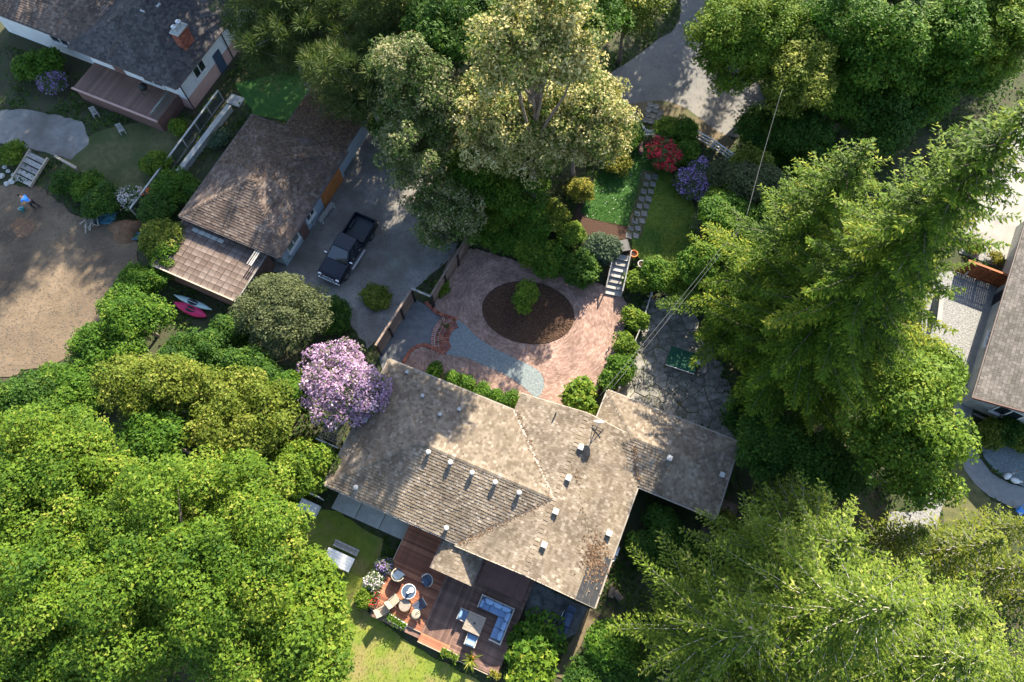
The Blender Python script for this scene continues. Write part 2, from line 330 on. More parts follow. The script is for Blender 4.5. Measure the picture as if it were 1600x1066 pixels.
# ------------------------------------------------------------------ foliage library (numpy)
def unit(a): return a / np.maximum(np.linalg.norm(a, axis=1, keepdims=True), 1e-9)
def rdirs(rng, n): return unit(rng.normal(size=(n, 3)))
def leaf_obj(name, C, N, L, W, rnd, m, parent=None, axis=None, rng=None, quad=False):
    """one pointed blade (or a diamond) per row: centre C, normal N, length L, width W"""
    n = len(C)
    if axis is None: axis = rdirs(rng, n)
    A = unit(axis - N * np.sum(axis * N, axis=1, keepdims=True)); B = np.cross(N, A)
    L = np.broadcast_to(np.asarray(L, float).reshape(-1, 1), (n, 1)); W = np.broadcast_to(np.asarray(W, float).reshape(-1, 1), (n, 1))
    k = 4 if quad else 3; V = np.empty((n, k, 3))
    if quad: V[:, 0] = C - A * L * .5; V[:, 1] = C + B * W * .5 + A * L * .06; V[:, 2] = C + A * L * .5; V[:, 3] = C - B * W * .5 + A * L * .06
    else: V[:, 0] = C - A * L * .42 + B * W * .5; V[:, 1] = C - A * L * .32 - B * W * .5; V[:, 2] = C + A * L * .55
    me = bpy.data.meshes.new(name)
    me.vertices.add(n * k); me.vertices.foreach_set('co', V.astype(np.float32).ravel())
    me.loops.add(n * k); me.loops.foreach_set('vertex_index', np.arange(n * k, dtype=np.int32))
    me.polygons.add(n); me.polygons.foreach_set('loop_start', np.arange(0, n * k, k, dtype=np.int32))
    me.update(calc_edges=True)
    at = me.attributes.new('rnd', 'FLOAT', 'FACE'); at.data.foreach_set('value', np.clip(rnd, 0, 1).astype(np.float32))
    me.materials.append(MATS[m])
    o = bpy.data.objects.new(name, me); COL.objects.link(o)
    if parent is not None: o.parent = parent
    return o
def lump(rng, D, amp, k=5, fr=2.2):
    s = np.zeros(len(D))
    for _ in range(k):
        w = rng.normal(size=3) * fr; s += np.cos(D @ w + rng.uniform(0, 6.28))
    return 1 + amp * s / math.sqrt(k)
def broad_crown(rng, rx, ry, rz, clump, leaf, dens, amp=0.16, flat=0.7, low=-0.35, up=0.55, puff=False, aspect=0.72, fill=1.0):
    """leaf centres and normals of a crown made of leaf clumps over an uneven ellipsoid (centre at 0)"""
    area = math.pi * rx * ry; rm = max(rx, ry)
    nl = 3 + int(rng.integers(0, 3)) if rm < 2.4 else 6 + int(min(10, rm))
    LO = rdirs(rng, nl); LO[:, 2] *= 0.45; LO *= (rng.uniform(.3, .62, nl))[:, None]; LR = rng.uniform(.42, .66, nl); LO[0] = 0; LR[0] = .66
    nc = max(8, int(area / (clump * clump) * 1.9 * fill * (1 + rz / rm)))
    D = rdirs(rng, nc * 3); D = D[D[:, 2] > low][:nc]; nc = len(D)
    li = rng.choice(nl, nc, p=LR ** 2 / np.sum(LR ** 2)); rad = 0.6 + 0.4 * rng.random(nc) ** 0.5
    CC = (LO[li] + D * (LR[li] * rad * lump(rng, D, amp))[:, None]) * np.array([max(rx - clump * .4, rx * .6), max(ry - clump * .4, ry * .6), max(rz - clump * .3, rz * .6)]) * 1.08
    ex_ = np.sqrt((CC[:, 0] / rx) ** 2 + (CC[:, 1] / ry) ** 2); CC *= np.clip((1 - .35 * clump / rm) / max(.3, np.percentile(ex_, 96)), .7, 1.25)
    CC *= np.minimum(1, 1 / np.maximum(1e-6, np.sqrt((CC[:, 0] / rx) ** 2 + (CC[:, 1] / ry) ** 2 + (CC[:, 2] / rz) ** 2)))[:, None]
    cr = clump * rng.uniform(0.6, 1.25, nc)
    cb = rng.normal(0, 0.17, nc)                        # each clump has its own tone
    per = np.maximum(6, (dens * 2.2 * math.pi * cr * cr / (leaf * leaf * aspect * .5) * 0.5)).astype(int)
    idx = np.repeat(np.arange(nc), per); n = len(idx)
    d = rdirs(rng, n); fl = (d[:, 2] < -0.15) & (rng.random(n) < 0.75); d[fl, 2] *= -1
    rr = 0.55 + 0.5 * rng.random(n) ** 0.6
    C = CC[idx] + d * (cr[idx] * rr)[:, None] * np.array([1, 1, flat])
    if puff: N = unit(np.cross(d, rdirs(rng, n))); ax = d
    else: N = unit(d * 0.55 + np.array([0, 0, up]) + rdirs(rng, n) * 0.6); ax = None
    rnd = 0.5 + cb[idx] + rng.normal(0, 0.2, n)
    return C, N, rnd, ax, CC, cr
LIMB = {}
def limbs(name, rng, CC, zc, h_trunk, r, m, parent, nl=14, lean=(0, 0)):
    mb = MB(); top = Vector((lean[0], lean[1], zc * 0.82 + 0.4))
    k = 6; mb.tube([Vector((0, 0, -0.3)).lerp(top, i / k) + Vector((math.sin(i * 1.7) * r * .5, math.cos(i * 1.3) * r * .5, 0)) * (1 if 0 < i else 0) for i in range(k + 1)],
                   [r * (1.35 if i == 0 else 1) * (1 - 0.75 * i / k) for i in range(k + 1)], 8)
    order = np.argsort(-np.linalg.norm(CC, axis=1)); pick = order[:: max(1, len(order) // nl)][:nl]
    for j in pick:
        e = Vector((CC[j][0], CC[j][1], CC[j][2] + zc)); s0 = Vector((0, 0, 0)).lerp(top, rng.uniform(0.45, 0.95))
        mid = s0.lerp(e, 0.5) + Vector((rng.normal() * .3, rng.normal() * .3, 0.12 * (e - s0).length))
        mb.tube([s0, s0.lerp(mid, .5) + Vector((0, 0, .1)), mid, e], [r * .42, r * .34, r * .24, r * .06], 5)
    return mb.build(name, m, parent, smooth=True)
PROTO = {}
def broadleaf(name, label, cat, px, py, zc, rxp, ryp, rz, m, clump=1.0, leaf=0.22, dens=1.0, seed=1, bark='bark', group=None, amp=0.16,
              flat=0.7, puff=False, aspect=0.72, crown='crown', trunk='trunk', low=-0.35, metric=False, tr=None, up=0.55, raw=None, fill=1.0, off=(0, 0)):
    rng = np.random.default_rng(seed)
    p = P(px, py, zc) if raw is None else Vector(raw); s = ppm(py, zc)
    rx, ry = (rxp, ryp) if metric else (rxp / s, ryp / s)
    bx, by = p.x + off[0], p.y + off[1]; g = gz(bx, by); t = thing(name, label, cat, (bx, by, g), 0, group); z = zc - g
    C, N, rnd, ax, CC, cr = broad_crown(rng, rx, ry, rz, clump, leaf, dens, amp, flat, low, up, puff, aspect, fill)
    sh_ = np.array([-off[0], -off[1], 0.0]); CC = CC + sh_; C = C + sh_ + np.array([0, 0, z]); keep = C[:, 2] > 0.05; C, N, rnd = C[keep], N[keep], rnd[keep]; ax = ax[keep] if ax is not None else None
    L = leaf * rng.uniform(.55, 1.5, len(C)); W = L * aspect
    o = leaf_obj(crown, C, N, L, W, rnd, m, t, ax, rng, quad=False); o['kind'] = 'stuff'
    limbs(trunk, rng, CC, max(z, .3), z, tr or max(0.04, 0.035 * max(rx, ry) + 0.012 * z), bark, t, nl=8 if rx < 2 else 16, lean=(-off[0] * .85, -off[1] * .85))
    return t
def conifer(name, label, base, h, r, m, seed=1, start=0.12, nb=120, droop=0.25, rise=0.05, tip=0.12, blade=(0.34, 0.13), twig=0.34, bark='bark', group=None,
            power=0.8, limb_r=0.035, dens=1.0, cat='tree', lean=(0, 0), wild=0.15, hang=0.0, step=0.34, fan=0.42, lift=0.0):
    """a trunk with whorled, drooping branches; every branch is a spine with a flat fan of side twigs clad in needle blades"""
    rng = np.random.default_rng(seed); g = gz(base.x, base.y)
    t = thing(name, label, cat, (base.x, base.y, g), 0, group); mb = MB()
    k = 8; tp = lambda q: Vector((lean[0] * q * q, lean[1] * q * q, h * q))
    mb.tube([tp(i / k) - Vector((0, 0, .3 if i == 0 else 0)) for i in range(k + 1)], [max(.02, (0.02 * h) * (1 - i / k) + .015) for i in range(k + 1)], 8)
    Cs, As, Ns, Rs, Ls = [], [], [], [], []
    ga = 2.39996; az0 = rng.uniform(0, 6.28)
    for i in range(nb):
        q = start + (1 - start) * ((i + rng.random()) / nb) ** 0.9
        L = max(0.3, r * (1 - q) ** power * rng.uniform(1 - wild * 2, 1 + wild)) * min(1, 0.55 + (q - start) * 4)
        az = az0 + i * ga + rng.normal(0, .2); dx = np.array([math.cos(az), math.sin(az), 0.0]); sd = np.array([-dx[1], dx[0], 0.0])
        o = np.array(tp(q)); elev = rise + 0.75 * q * q * rise * 4; bend = rng.normal(0, .12)
        ns = max(3, int(L / step)); s = (np.arange(ns) + .6) / ns
        zz = L * (elev * s - droop * s ** 2 + tip * s ** 4) 
        sp = o + dx * (L * s)[:, None] + sd * (L * bend * s * s)[:, None] + np.array([0, 0, 1]) * zz[:, None]
        nt = 4 if L > 1.2 else 3
        mb.tube([tuple(o)] + [tuple(sp[min(ns - 1, int(ns * f_))] + np.array([0, 0, lift])) for f_ in ((.35, .7, .999) if nt == 4 else (.5, .999))], [limb_r * (0.5 + L / 5), limb_r * (.35 + L / 8), limb_r * .35, limb_r * .12][:nt], 3, caps=False)
        tone = rng.normal(0, .12)
        tl = fan * L * (1 - s) ** 0.7 * np.minimum(1, s / .18 + .15) * (0.65 + .35 * rng.random(ns)) * 1.25 + 0.14
        for side in (-1, 1):
            nn = np.maximum(1, (tl / twig * 1.6 * dens)).astype(int); ii = np.repeat(np.arange(ns), nn)
            f = (np.concatenate([np.arange(c) for c in nn]) + rng.random(len(ii))) / nn[ii]
            td = unit(dx * 0.75 + sd * side * (0.8 + rng.normal(0, .2, len(ii)))[:, None] + np.array([0, 0, -0.12 - hang]))
            c = sp[ii] + td * (tl[ii] * f)[:, None] + rng.normal(0, .05, (len(ii), 3)) - np.array([0, 0, 1]) * (hang * f * tl[ii])[:, None]
            Cs.append(c); As.append(td + rdirs(rng, len(ii)) * .3); Ns.append(unit(np.array([0, 0, 1.0]) + rdirs(rng, len(ii)) * 0.42 + dx * .3))
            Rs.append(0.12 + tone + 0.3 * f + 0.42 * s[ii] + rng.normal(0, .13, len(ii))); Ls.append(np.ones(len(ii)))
        # the tips of the spine itself
        n2 = max(2, int(ns * .7)); j = rng.integers(0, ns, n2); Cs.append(sp[j]); As.append(np.tile(dx, (n2, 1)) + rdirs(rng, n2) * .3)
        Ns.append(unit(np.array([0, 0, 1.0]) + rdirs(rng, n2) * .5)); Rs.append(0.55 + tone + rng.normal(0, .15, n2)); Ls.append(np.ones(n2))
    C = np.concatenate(Cs); n = len(C)
    L = blade[0] * rng.uniform(.65, 1.35, n)
    N = np.concatenate(Ns); keep = C[:, 2] > 0.1
    o = leaf_obj('crown', C[keep], N[keep], L[keep], (L * blade[1] / blade[0])[keep], np.concatenate(Rs)[keep], m, t, np.concatenate(As)[keep], rng); o['kind'] = 'stuff'
    mb.build('trunk', bark, t, smooth=True)
    return t
def replant(src, label, base, rz, sc, group=None, name=None):
    t = copy_tree(src); t.location = (base.x, base.y, gz(base.x, base.y)); t.rotation_euler = (0, 0, rz); t.scale = (sc, sc, sc)
    t['label'] = label
    if group: t['group'] = group
    elif 'group' in t: del t['group']
    if name: t.name = name
    return t
def shrub(label, px, py, zc, rp, m, seed, rz=None, leaf=0.16, clump=0.4, dens=0.9, name='shrub', cat='shrub', group=None, ryp=None, **kw):
    s = ppm(py, zc)
    return broadleaf(name, label, cat, px, py, zc, rp, ryp or rp, rz or min(zc * .95, rp / s * .8), m, clump, leaf, dens, seed, 'bark', group, crown='foliage', trunk='stem', low=-0.6, **kw)
def scatter_leaves(name, polys, n, m, zr, L, W, seed, excl=(), upn=0.8, clumpy=0.0, kind='stuff', axis_up=False, gzf=gz, label=None, cat=None):
    rng = np.random.default_rng(seed); out = []
    for poly in polys:
        xs = [p[0] for p in poly]; ys = [p[1] for p in poly]
        X = rng.uniform(min(xs), max(xs), n); Y = rng.uniform(min(ys), max(ys), n)
        k = inside_np(X, Y, poly)
        for e in excl: k &= ~inside_np(X, Y, e)
        if clumpy:
            w = np.zeros(n)
            for q in range(6):
                fx, fy = rng.normal(size=2) * (0.5 + q * .25); w += np.cos(X * fx + Y * fy + rng.uniform(0, 6.28))
            k &= rng.random(n) < np.clip(0.5 + clumpy * w, 0.06, 1)
        out.append((X[k], Y[k]))
    X = np.concatenate([a for a, b in out]); Y = np.concatenate([b for a, b in out]); n = len(X)
    hh = rng.random(n) ** 1.6
    w = 0.5 + 0.5 * np.sin(X * .9 + 1.3 * np.sin(Y * .7)) * np.cos(Y * 1.1 + np.sin(X * .5))
    G = np.array([gzf(x, y) for x, y in zip(X, Y)]) if gzf else np.zeros(n)
    C = np.stack([X, Y, G + zr[0] + (zr[1] - zr[0]) * hh * (0.35 + .65 * w)], 1)
    N = unit(np.array([0, 0, upn]) + rdirs(rng, n) * .8)
    ax = None
    if axis_up: ax = unit(np.array([0, 0, 1.0]) + rdirs(rng, n) * .7); N = unit(np.cross(ax, rdirs(rng, n)))
    l = L * rng.uniform(.6, 1.4, n)
    o = leaf_obj(name, C, N, l, l * W / L, np.clip(0.3 + .35 * w + rng.normal(0, .18, n), 0, 1), m, None, ax, rng)
    return tag(o, label, cat, kind=kind)

# ------------------------------------------------------------------ roofs
def slope(mb, eave_l, eave_r, poly, expo=0.2, wid=0.3, th=0.03, rng=RND, gap=0.012):
    """lay overlapping shingles on a convex planar slope; eave_l to eave_r is the lower edge"""
    e0 = Vector(eave_l); ex = (Vector(eave_r) - e0).normalized()
    pts = [Vector(p) for p in poly]; nrm = None
    for i in range(1, len(pts) - 1):
        c = (pts[i] - pts[0]).cross(pts[i + 1] - pts[0])
        if c.length > 1e-4: nrm = c.normalized(); break
    if nrm.z < 0: nrm.negate()
    ey = nrm.cross(ex).normalized()
    if ey.z < 0: ey.negate()
    q = [((p - e0).dot(ex), (p - e0).dot(ey)) for p in pts]
    top = max(b for a, b in q); bot = min(b for a, b in q)
    def span(d):
        xs = []
        for i in range(len(q)):
            (a0, b0), (a1, b1) = q[i], q[(i + 1) % len(q)]
            if abs(b1 - b0) > 1e-6 and min(b0, b1) - 1e-6 <= d <= max(b0, b1) + 1e-6: xs.append(a0 + (a1 - a0) * (d - b0) / (b1 - b0))
        return (min(xs), max(xs)) if xs else None
    k = 0; d = bot
    while d < top - 0.02:
        d2 = min(d + expo * 1.12, top); s0 = span(min(d + 1e-4, top)); s1 = span(d2 - 1e-4)
        if s0 and s1:
            lo = min(s0[0], s1[0]); hi = max(s0[1], s1[1]); x = lo - rng.random() * wid
            while x < hi:
                w = wid * rng.uniform(.6, 1.3); xa, xb = x, x + w - gap; x += w
                a0 = max(xa, s0[0]); b0 = min(xb, s0[1]); a1 = max(xa, s1[0]); b1 = min(xb, s1[1])
                if b0 - a0 < 0.01 and b1 - a1 < 0.01: continue
                b0 = max(a0, b0); b1 = max(a1, b1)
                if a0 > s0[1]: a0 = b0 = s0[1]
                if b0 < s0[0]: a0 = b0 = s0[0]
                if a1 > s1[1]: a1 = b1 = s1[1]
                if b1 < s1[0]: a1 = b1 = s1[0]
                t = th * rng.uniform(.7, 1.35); dd = d + rng.uniform(-.012, .012)
                f = lambda a, b, z: e0 + ex * a + ey * b + nrm * z
                mb.add([f(a0, dd, 0), f(b0, dd, 0), f(a0, dd, t), f(b0, dd, t), f(a1, d2, .004), f(b1, d2, .004)],
                       [(0, 1, 3, 2), (2, 3, 5, 4), (0, 2, 4), (1, 5, 3)])
        d += expo; k += 1
def caps(mb, a, b, nl, nr, w=0.16, step=0.24, th=0.035):
    """saddle shingles along a hip or ridge from a to b; nl and nr lie down either slope"""
    a = Vector(a); b = Vector(b); d = b - a; L = d.length; d.normalize(); nl = Vector(nl).normalized() * w; nr = Vector(nr).normalized() * w
    up = Vector((0, 0, 1)); k = int(L / step)
    for i in range(k):
        p = a + d * (L * i / k); q = a + d * min(L, L * (i + 1.15) / k); h0 = up * th * RND.uniform(1.1, 1.7); h1 = up * th * .5
        mb.add([p + h0, p + nl + h0 * .9, p + nr + h0 * .9, q + h1, q + nl + h1, q + nr + h1, p + nl - up * .02, p + nr - up * .02],
               [(0, 3, 4, 1), (0, 2, 5, 3), (0, 1, 6), (0, 7, 2), (0, 6, 7), (1, 4, 6), (2, 7, 5)])
def slab(mb, poly, th=0.14):
    n = len(poly); vs = [Vector(p) for p in poly] + [Vector(p) - Vector((0, 0, th)) for p in poly]
    mb.add(vs, [tuple(range(n)), tuple(range(2 * n - 1, n - 1, -1))] + [(i, n + i, n + (i + 1) % n, (i + 1) % n) for i in range(n)])
def hip_roof(x0, x1, y0, y1, z, pitch, shing, parent, caps_m=None, expo=0.2, wid=0.3, gut=True, name='roof', gm='gutter_brown'):
    """a hip roof on the rectangle; returns the roof part"""
    w, l = x1 - x0, y1 - y0; hw = min(w, l) / 2; zr = z + hw * pitch
    if w >= l: A = (x0 + hw, (y0 + y1) / 2, zr); B = (x1 - hw, (y0 + y1) / 2, zr)
    else: A = ((x0 + x1) / 2, y0 + hw, zr); B = ((x0 + x1) / 2, y1 - hw, zr)
    SW, SE, NE, NW = (x0, y0, z), (x1, y0, z), (x1, y1, z), (x0, y1, z)
    if w >= l: S = [(SW, SE, [SW, SE, B, A]), (SE, NE, [SE, NE, B]), (NE, NW, [NE, NW, A, B]), (NW, SW, [NW, SW, A])]; H = [(SW, A), (NW, A), (SE, B), (NE, B), (A, B)]
    else: S = [(SW, SE, [SW, SE, A]), (SE, NE, [SE, NE, B, A]), (NE, NW, [NE, NW, B]), (NW, SW, [NW, SW, A, B])]; H = [(SW, A), (SE, A), (NW, B), (NE, B), (A, B)]
    base = MB(); sh = MB(); cp = MB()
    for l_, r_, poly in S: slab(base, [Vector(p) - Vector((0, 0, .004)) for p in poly]); slope(sh, l_, r_, poly, expo, wid)
    for a, b in H:
        d = (Vector(b) - Vector(a)); d.z = 0; d.normalize(); s = Vector((-d.y, d.x, 0))
        if abs(Vector(a).z - Vector(b).z) < .01: nl = s + Vector((0, 0, -pitch)); nr = -s + Vector((0, 0, -pitch))
        else: nl = s - Vector((0, 0, pitch * .7)); nr = -s - Vector((0, 0, pitch * .7))
        caps(cp, a, b, nl, nr)
    ro = base.build(name, 'roof_under', parent)
    sh.build('shingles', shing, ro, kind='stuff'); cp.build('ridge_cap', caps_m or shing, ro, kind='stuff')
    if gut: gutters([(SW, SE), (SE, NE), (NE, NW), (NW, SW)], ro, gm)
    return ro
def gutters(edges, parent, m='white_metal'):
    for a, b in edges:
        a = Vector(a); b = Vector(b); d = (b - a).normalized(); o = Vector((d.y, -d.x, 0)) * .06
        MB().bar(a + o - Vector((0, 0, .07)), b + o - Vector((0, 0, .07)), .09, .10).build('gutter', m, parent)
def gable_roof(x0, x1, y0, y1, z, pitch, shing, parent, along='y', expo=0.2, wid=0.3, name='roof', gut=True, trim=None):
    xm, ym = (x0 + x1) / 2, (y0 + y1) / 2
    if along == 'y':
        zr = z + (x1 - x0) / 2 * pitch; A, B = (xm, y0, zr), (xm, y1, zr)
        S = [((x1, y0, z), (x1, y1, z), [(x1, y0, z), (x1, y1, z), B, A]), ((x0, y1, z), (x0, y0, z), [(x0, y1, z), (x0, y0, z), A, B])]
        nl, nr = (1, 0, -pitch), (-1, 0, -pitch)
    else:
        zr = z + (y1 - y0) / 2 * pitch; A, B = (x0, ym, zr), (x1, ym, zr)
        S = [((x0, y0, z), (x1, y0, z), [(x0, y0, z), (x1, y0, z), B, A]), ((x1, y1, z), (x0, y1, z), [(x1, y1, z), (x0, y1, z), A, B])]
        nl, nr = (0, 1, -pitch), (0, -1, -pitch)
    base = MB(); sh = MB(); cp = MB()
    for l_, r_, poly in S: slab(base, [Vector(p) - Vector((0, 0, .004)) for p in poly]); slope(sh, l_, r_, poly, expo, wid)
    caps(cp, A, B, nl, nr)
    ro = base.build(name, 'roof_under', parent); sh.build('shingles', shing, ro, kind='stuff'); cp.build('ridge_cap', shing, ro, kind='stuff')
    if gut: gutters([(s[0], s[1]) for s in S], ro, 'gutter_brown')
    return ro
def walls(x0, x1, y0, y1, z0, z1, m, parent, gables=None):
    mb = MB(); mb.prism([(x0, y0), (x1, y0), (x1, y1), (x0, y1)], z0, z1)
    return mb.build('wall', m, parent)
def window(parent, c, w, h, face, frame='white_paint', pane='glass'):
    """face: 'S','N','E','W' in the parent's frame; c is the centre on the wall surface"""
    rz = {'S': 0, 'E': math.pi / 2, 'N': math.pi, 'W': -math.pi / 2}[face]; M = Matrix.Translation(c) @ Matrix.Rotation(rz, 4, 'Z')
    wn_ = MB()
    for a, b in (((-w / 2, -h / 2), (w / 2, -h / 2)), ((-w / 2, h / 2), (w / 2, h / 2)), ((-w / 2, -h / 2), (-w / 2, h / 2)), ((w / 2, -h / 2), (w / 2, h / 2)), ((0, -h / 2), (0, h / 2))):
        wn_.bar(M @ Vector((a[0], -.03, a[1])), M @ Vector((b[0], -.03, b[1])), .09, .09)
    f = wn_.build('window', frame, parent)
    p = MB(); p.add([M @ Vector((sx * w / 2, -.02, sz * h / 2)) for sx, sz in ((-1, -1), (1, -1), (1, 1), (-1, 1))], [(0, 1, 2, 3)]); p.build('pane', pane, f)
    s = MB(); s.box(M @ Vector((0, -.09, -h / 2 - .07)), (w + .2, .18, .05), rz=rz); s.build('sill', frame, f)
    return f
def door(parent, c, w, h, face, m='white_paint'):
    rz = {'S': 0, 'E': math.pi / 2, 'N': math.pi, 'W': -math.pi / 2}[face]; M = Matrix.Translation(c) @ Matrix.Rotation(rz, 4, 'Z')
    d = MB(); d.box(M @ Vector((0, -.03, h / 2)), (w, .07, h), rz=rz); o = d.build('door', m, parent)
    k = MB(); k.tube([M @ Vector((w * .38, -.06, h * .47)), M @ Vector((w * .38, -.13, h * .47))], .035, 8); k.build('handle', 'dark_metal', o)
    return o
# ------------------------------------------------------------------ the ground
def ground():
    fx = list(np.arange(-52, 52.01, 0.8)); xs = [-400, -250, -150, -100, -75, -60] + fx + [60, 75, 100, 150, 250, 400]
    fy = list(np.arange(-8, 60.01, 0.8)); ys = [-400, -250, -150, -90, -50, -25, -14] + fy + [66, 75, 90, 120, 180, 300, 400]
    vs = [(x, y, gz(x, y) + (0.0 if abs(x) > 52 else -0.02 + 0.02 * math.sin(x * 1.3) * math.cos(y * 1.1)) - 0.02) for y in ys for x in xs]; n = len(xs)
    fs = [(j * n + i, j * n + i + 1, (j + 1) * n + i + 1, (j + 1) * n + i) for j in range(len(ys) - 1) for i in range(n - 1)]
    mb = MB(); mb.add(vs, fs); tag(mb.build('ground', 'soil', smooth=True), kind='structure')
ground()
sheet('dirt_lot', [(-900, 200), (0, 288), (62, 292), (118, 338), (190, 350), (216, 385), (218, 440), (185, 490), (150, 535), (95, 562), (0, 592), (-700, 650)], 0.01, 'dirt', jit=.15)
sheet('dry_yard', [(130, 215), (200, 195), (262, 190), (300, 190), (248, 262), (210, 308), (150, 290), (95, 258)], 0.02, 'dry_grass', smooth=3, jit=.12)
sheet('grey_path', [(-60, 175), (40, 170), (130, 190), (140, 225), (110, 250), (60, 235), (-60, 215)], 0.024, 'gravel_drive', jit=.1)
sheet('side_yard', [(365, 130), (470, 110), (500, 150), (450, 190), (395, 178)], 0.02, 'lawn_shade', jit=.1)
sheet('driveway', [(500, 190), (600, 170), (690, 250), (728, 345), (712, 395), (640, 458), (608, 520), (575, 545), (545, 500), (470, 440), (420, 420), (440, 380)], 0.014, 'gravel_drive', jit=.12)
_, COURT = sheet('entry_court', [(640, 464), (672, 480), (690, 494), (683, 520), (681, 545), (655, 545), (640, 552), (632, 575), (600, 590), (592, 556)], 0.02, 'court_asphalt')
_, PATIO = sheet('brick_patio', [(702, 402), (716, 388), (745, 390), (800, 406), (860, 424), (930, 440), (972, 462), (984, 482), (974, 520), (955, 570), (935, 612), (870, 650), (815, 640), (760, 612), (690, 598),
              (634, 580), (632, 568), (644, 548), (662, 541), (684, 552), (697, 520), (712, 500), (694, 494), (672, 478), (684, 450)], 0.15, 'sand_joint', thick=.2)
sheet('lane', [(1000, -260), (1055, -90), (1062, 30), (1030, 60), (985, 95), (938, 128), (950, 170), (985, 165), (1030, 158), (1072, 172), (1110, 200), (1150, 215), (1195, 195), (1190, 140), (1150, 80), (1120, 20), (1120, -90), (1080, -260)], TER + .01, 'asphalt', smooth=2)
sheet('verge', [(950, 172), (985, 163), (1032, 157), (1074, 170), (1115, 202), (1150, 222), (1120, 240), (1075, 205), (1050, 186), (1004, 190), (950, 192)], TER + .016, 'verge', smooth=2)
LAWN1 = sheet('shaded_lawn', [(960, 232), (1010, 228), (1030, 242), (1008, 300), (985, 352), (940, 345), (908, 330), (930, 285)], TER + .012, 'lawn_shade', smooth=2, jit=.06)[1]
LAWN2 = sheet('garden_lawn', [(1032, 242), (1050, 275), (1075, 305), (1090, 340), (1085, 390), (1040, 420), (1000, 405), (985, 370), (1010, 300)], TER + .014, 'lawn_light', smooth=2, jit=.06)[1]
sheet('planting_bed', [(905, 332), (935, 345), (985, 355), (985, 375), (930, 370), (890, 352), (918, 300)], TER + .02, 'mulch', smooth=2)
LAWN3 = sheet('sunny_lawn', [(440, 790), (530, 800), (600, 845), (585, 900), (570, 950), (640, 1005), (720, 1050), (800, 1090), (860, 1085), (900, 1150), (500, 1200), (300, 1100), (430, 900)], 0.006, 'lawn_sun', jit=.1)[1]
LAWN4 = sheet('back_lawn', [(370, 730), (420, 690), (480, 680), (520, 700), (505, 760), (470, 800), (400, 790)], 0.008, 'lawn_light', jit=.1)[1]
_, FLAG = sheet('flagstone_patio', [(1022, 466), (1060, 470), (1085, 520), (1110, 560), (1130, 600), (1140, 680), (1060, 650), (1000, 640), (962, 612), (985, 580), (1005, 545), (1010, 500)], 0.03, 'verge', paved=True)
sheet('concrete_drive', [(1498, 372), (1535, 290), (1590, 200), (1640, 90), (1800, 40), (1800, 560), (1580, 412), (1545, 395)], 0.012, 'concrete')
sheet('gravel_strip', [(1490, 375), (1545, 392), (1562, 405), (1556, 416), (1500, 396)], 0.016, 'grey_gravel', jit=.05)
sheet('gravel_yard', [(1440, 470), (1470, 425), (1500, 425), (1548, 445), (1530, 500), (1490, 620), (1470, 560), (1440, 520)], 0.012, 'grey_gravel', jit=.06)
sheet('side_path', [(1548, 442), (1580, 452), (1540, 600), (1520, 640), (1520, 690), (1550, 740), (1610, 765), (1700, 780), (1700, 850), (1600, 800), (1545, 775), (1508, 735), (1492, 680), (1492, 620), (1520, 530)], 0.02, 'path_concrete', smooth=2)
sheet('gravel_garden', [(1530, 690), (1560, 660), (1640, 700), (1640, 770), (1590, 756), (1552, 735)], 0.026, 'blue_gravel', smooth=2)
sheet('neighbour_lawn', [(1480, 700), (1494, 690), (1512, 738), (1550, 782), (1605, 806), (1640, 830), (1500, 850), (1470, 780)], 0.01, 'dry_grass', smooth=2)
sheet('gravel_walk', [(1440, 800), (1470, 740), (1478, 770), (1462, 830), (1380, 850), (1390, 800)], 0.011, 'grey_gravel', jit=.08)
sheet('concrete_pad', [(826, 905), (918, 950), (900, 990), (880, 1000), (820, 960)], 0.05, 'dark_slab', thick=.1)
sheet('side_walk', [(918, 950), (940, 960), (905, 1010), (880, 1060), (860, 1055), (900, 990)], 0.03, 'verge', jit=.05)

# ------------------------------------------------------------------ house frames
def frame(th_deg):
    t = math.radians(th_deg); ex = Vector((math.cos(t), math.sin(t), 0)); ey = Vector((-math.sin(t), math.cos(t), 0))
    return (lambda X, Y, z=0.0: ex * X + ey * Y + Vector((0, 0, z))), (lambda p: (p.dot(ex), p.dot(ey)))
TH = -23.0
HW, HL = frame(TH); HC = (-2.0, 8.0)
def HH(X, Y, z=0.0): return (X - HC[0], Y - HC[1], z)
ZE, PT = 2.9, 0.326
house = thing('bungalow', 'tan shingled bungalow with a hipped wing, beside the brick patio', 'house', HW(*HC, 0), math.radians(TH))
PAVED.append([(HW(*c).x, HW(*c).y) for c in ((-14, 3), (4, 3), (4, 13), (-14, 12))]); PAVED.append([(HW(*c).x, HW(*c).y) for c in ((.5, 10.6), (9.2, 10.6), (9.2, 15.6), (.5, 15.6))])
XR, YR, ZR = -0.35, 7.4, ZE + 4.6 * PT
def zroof(X, Y):
    z = -9
    if -14.2 <= X <= XR: z = max(z, ZE + min(4.6 - abs(Y - YR), X + 14.2) * PT)
    if 2.6 <= Y <= 13.3: z = max(z, ZE + (4.6 - abs(X - XR)) * PT)
    if .3 <= X <= 9.4: z = max(z, ZE + min(2.63 - abs(Y - 13.13), X - .3, 9.4 - X) * PT)
    return z
def on_roof(px, py):
    z = 3.5
    for _ in range(8):
        p = P(px, py, z); X, Y = HL(p); z = zroof(X, Y)
    return X, Y, z
base = MB(); sh = MB(); cp = MB()
NWc, SWc, AP = (-14.2, 12.0, ZE), (-14.2, 2.8, ZE), (-9.6, YR, ZR)
VN, VS, XX = (-4.95, 12.0, ZE), (-4.95, 2.8, ZE), (XR, YR, ZR)
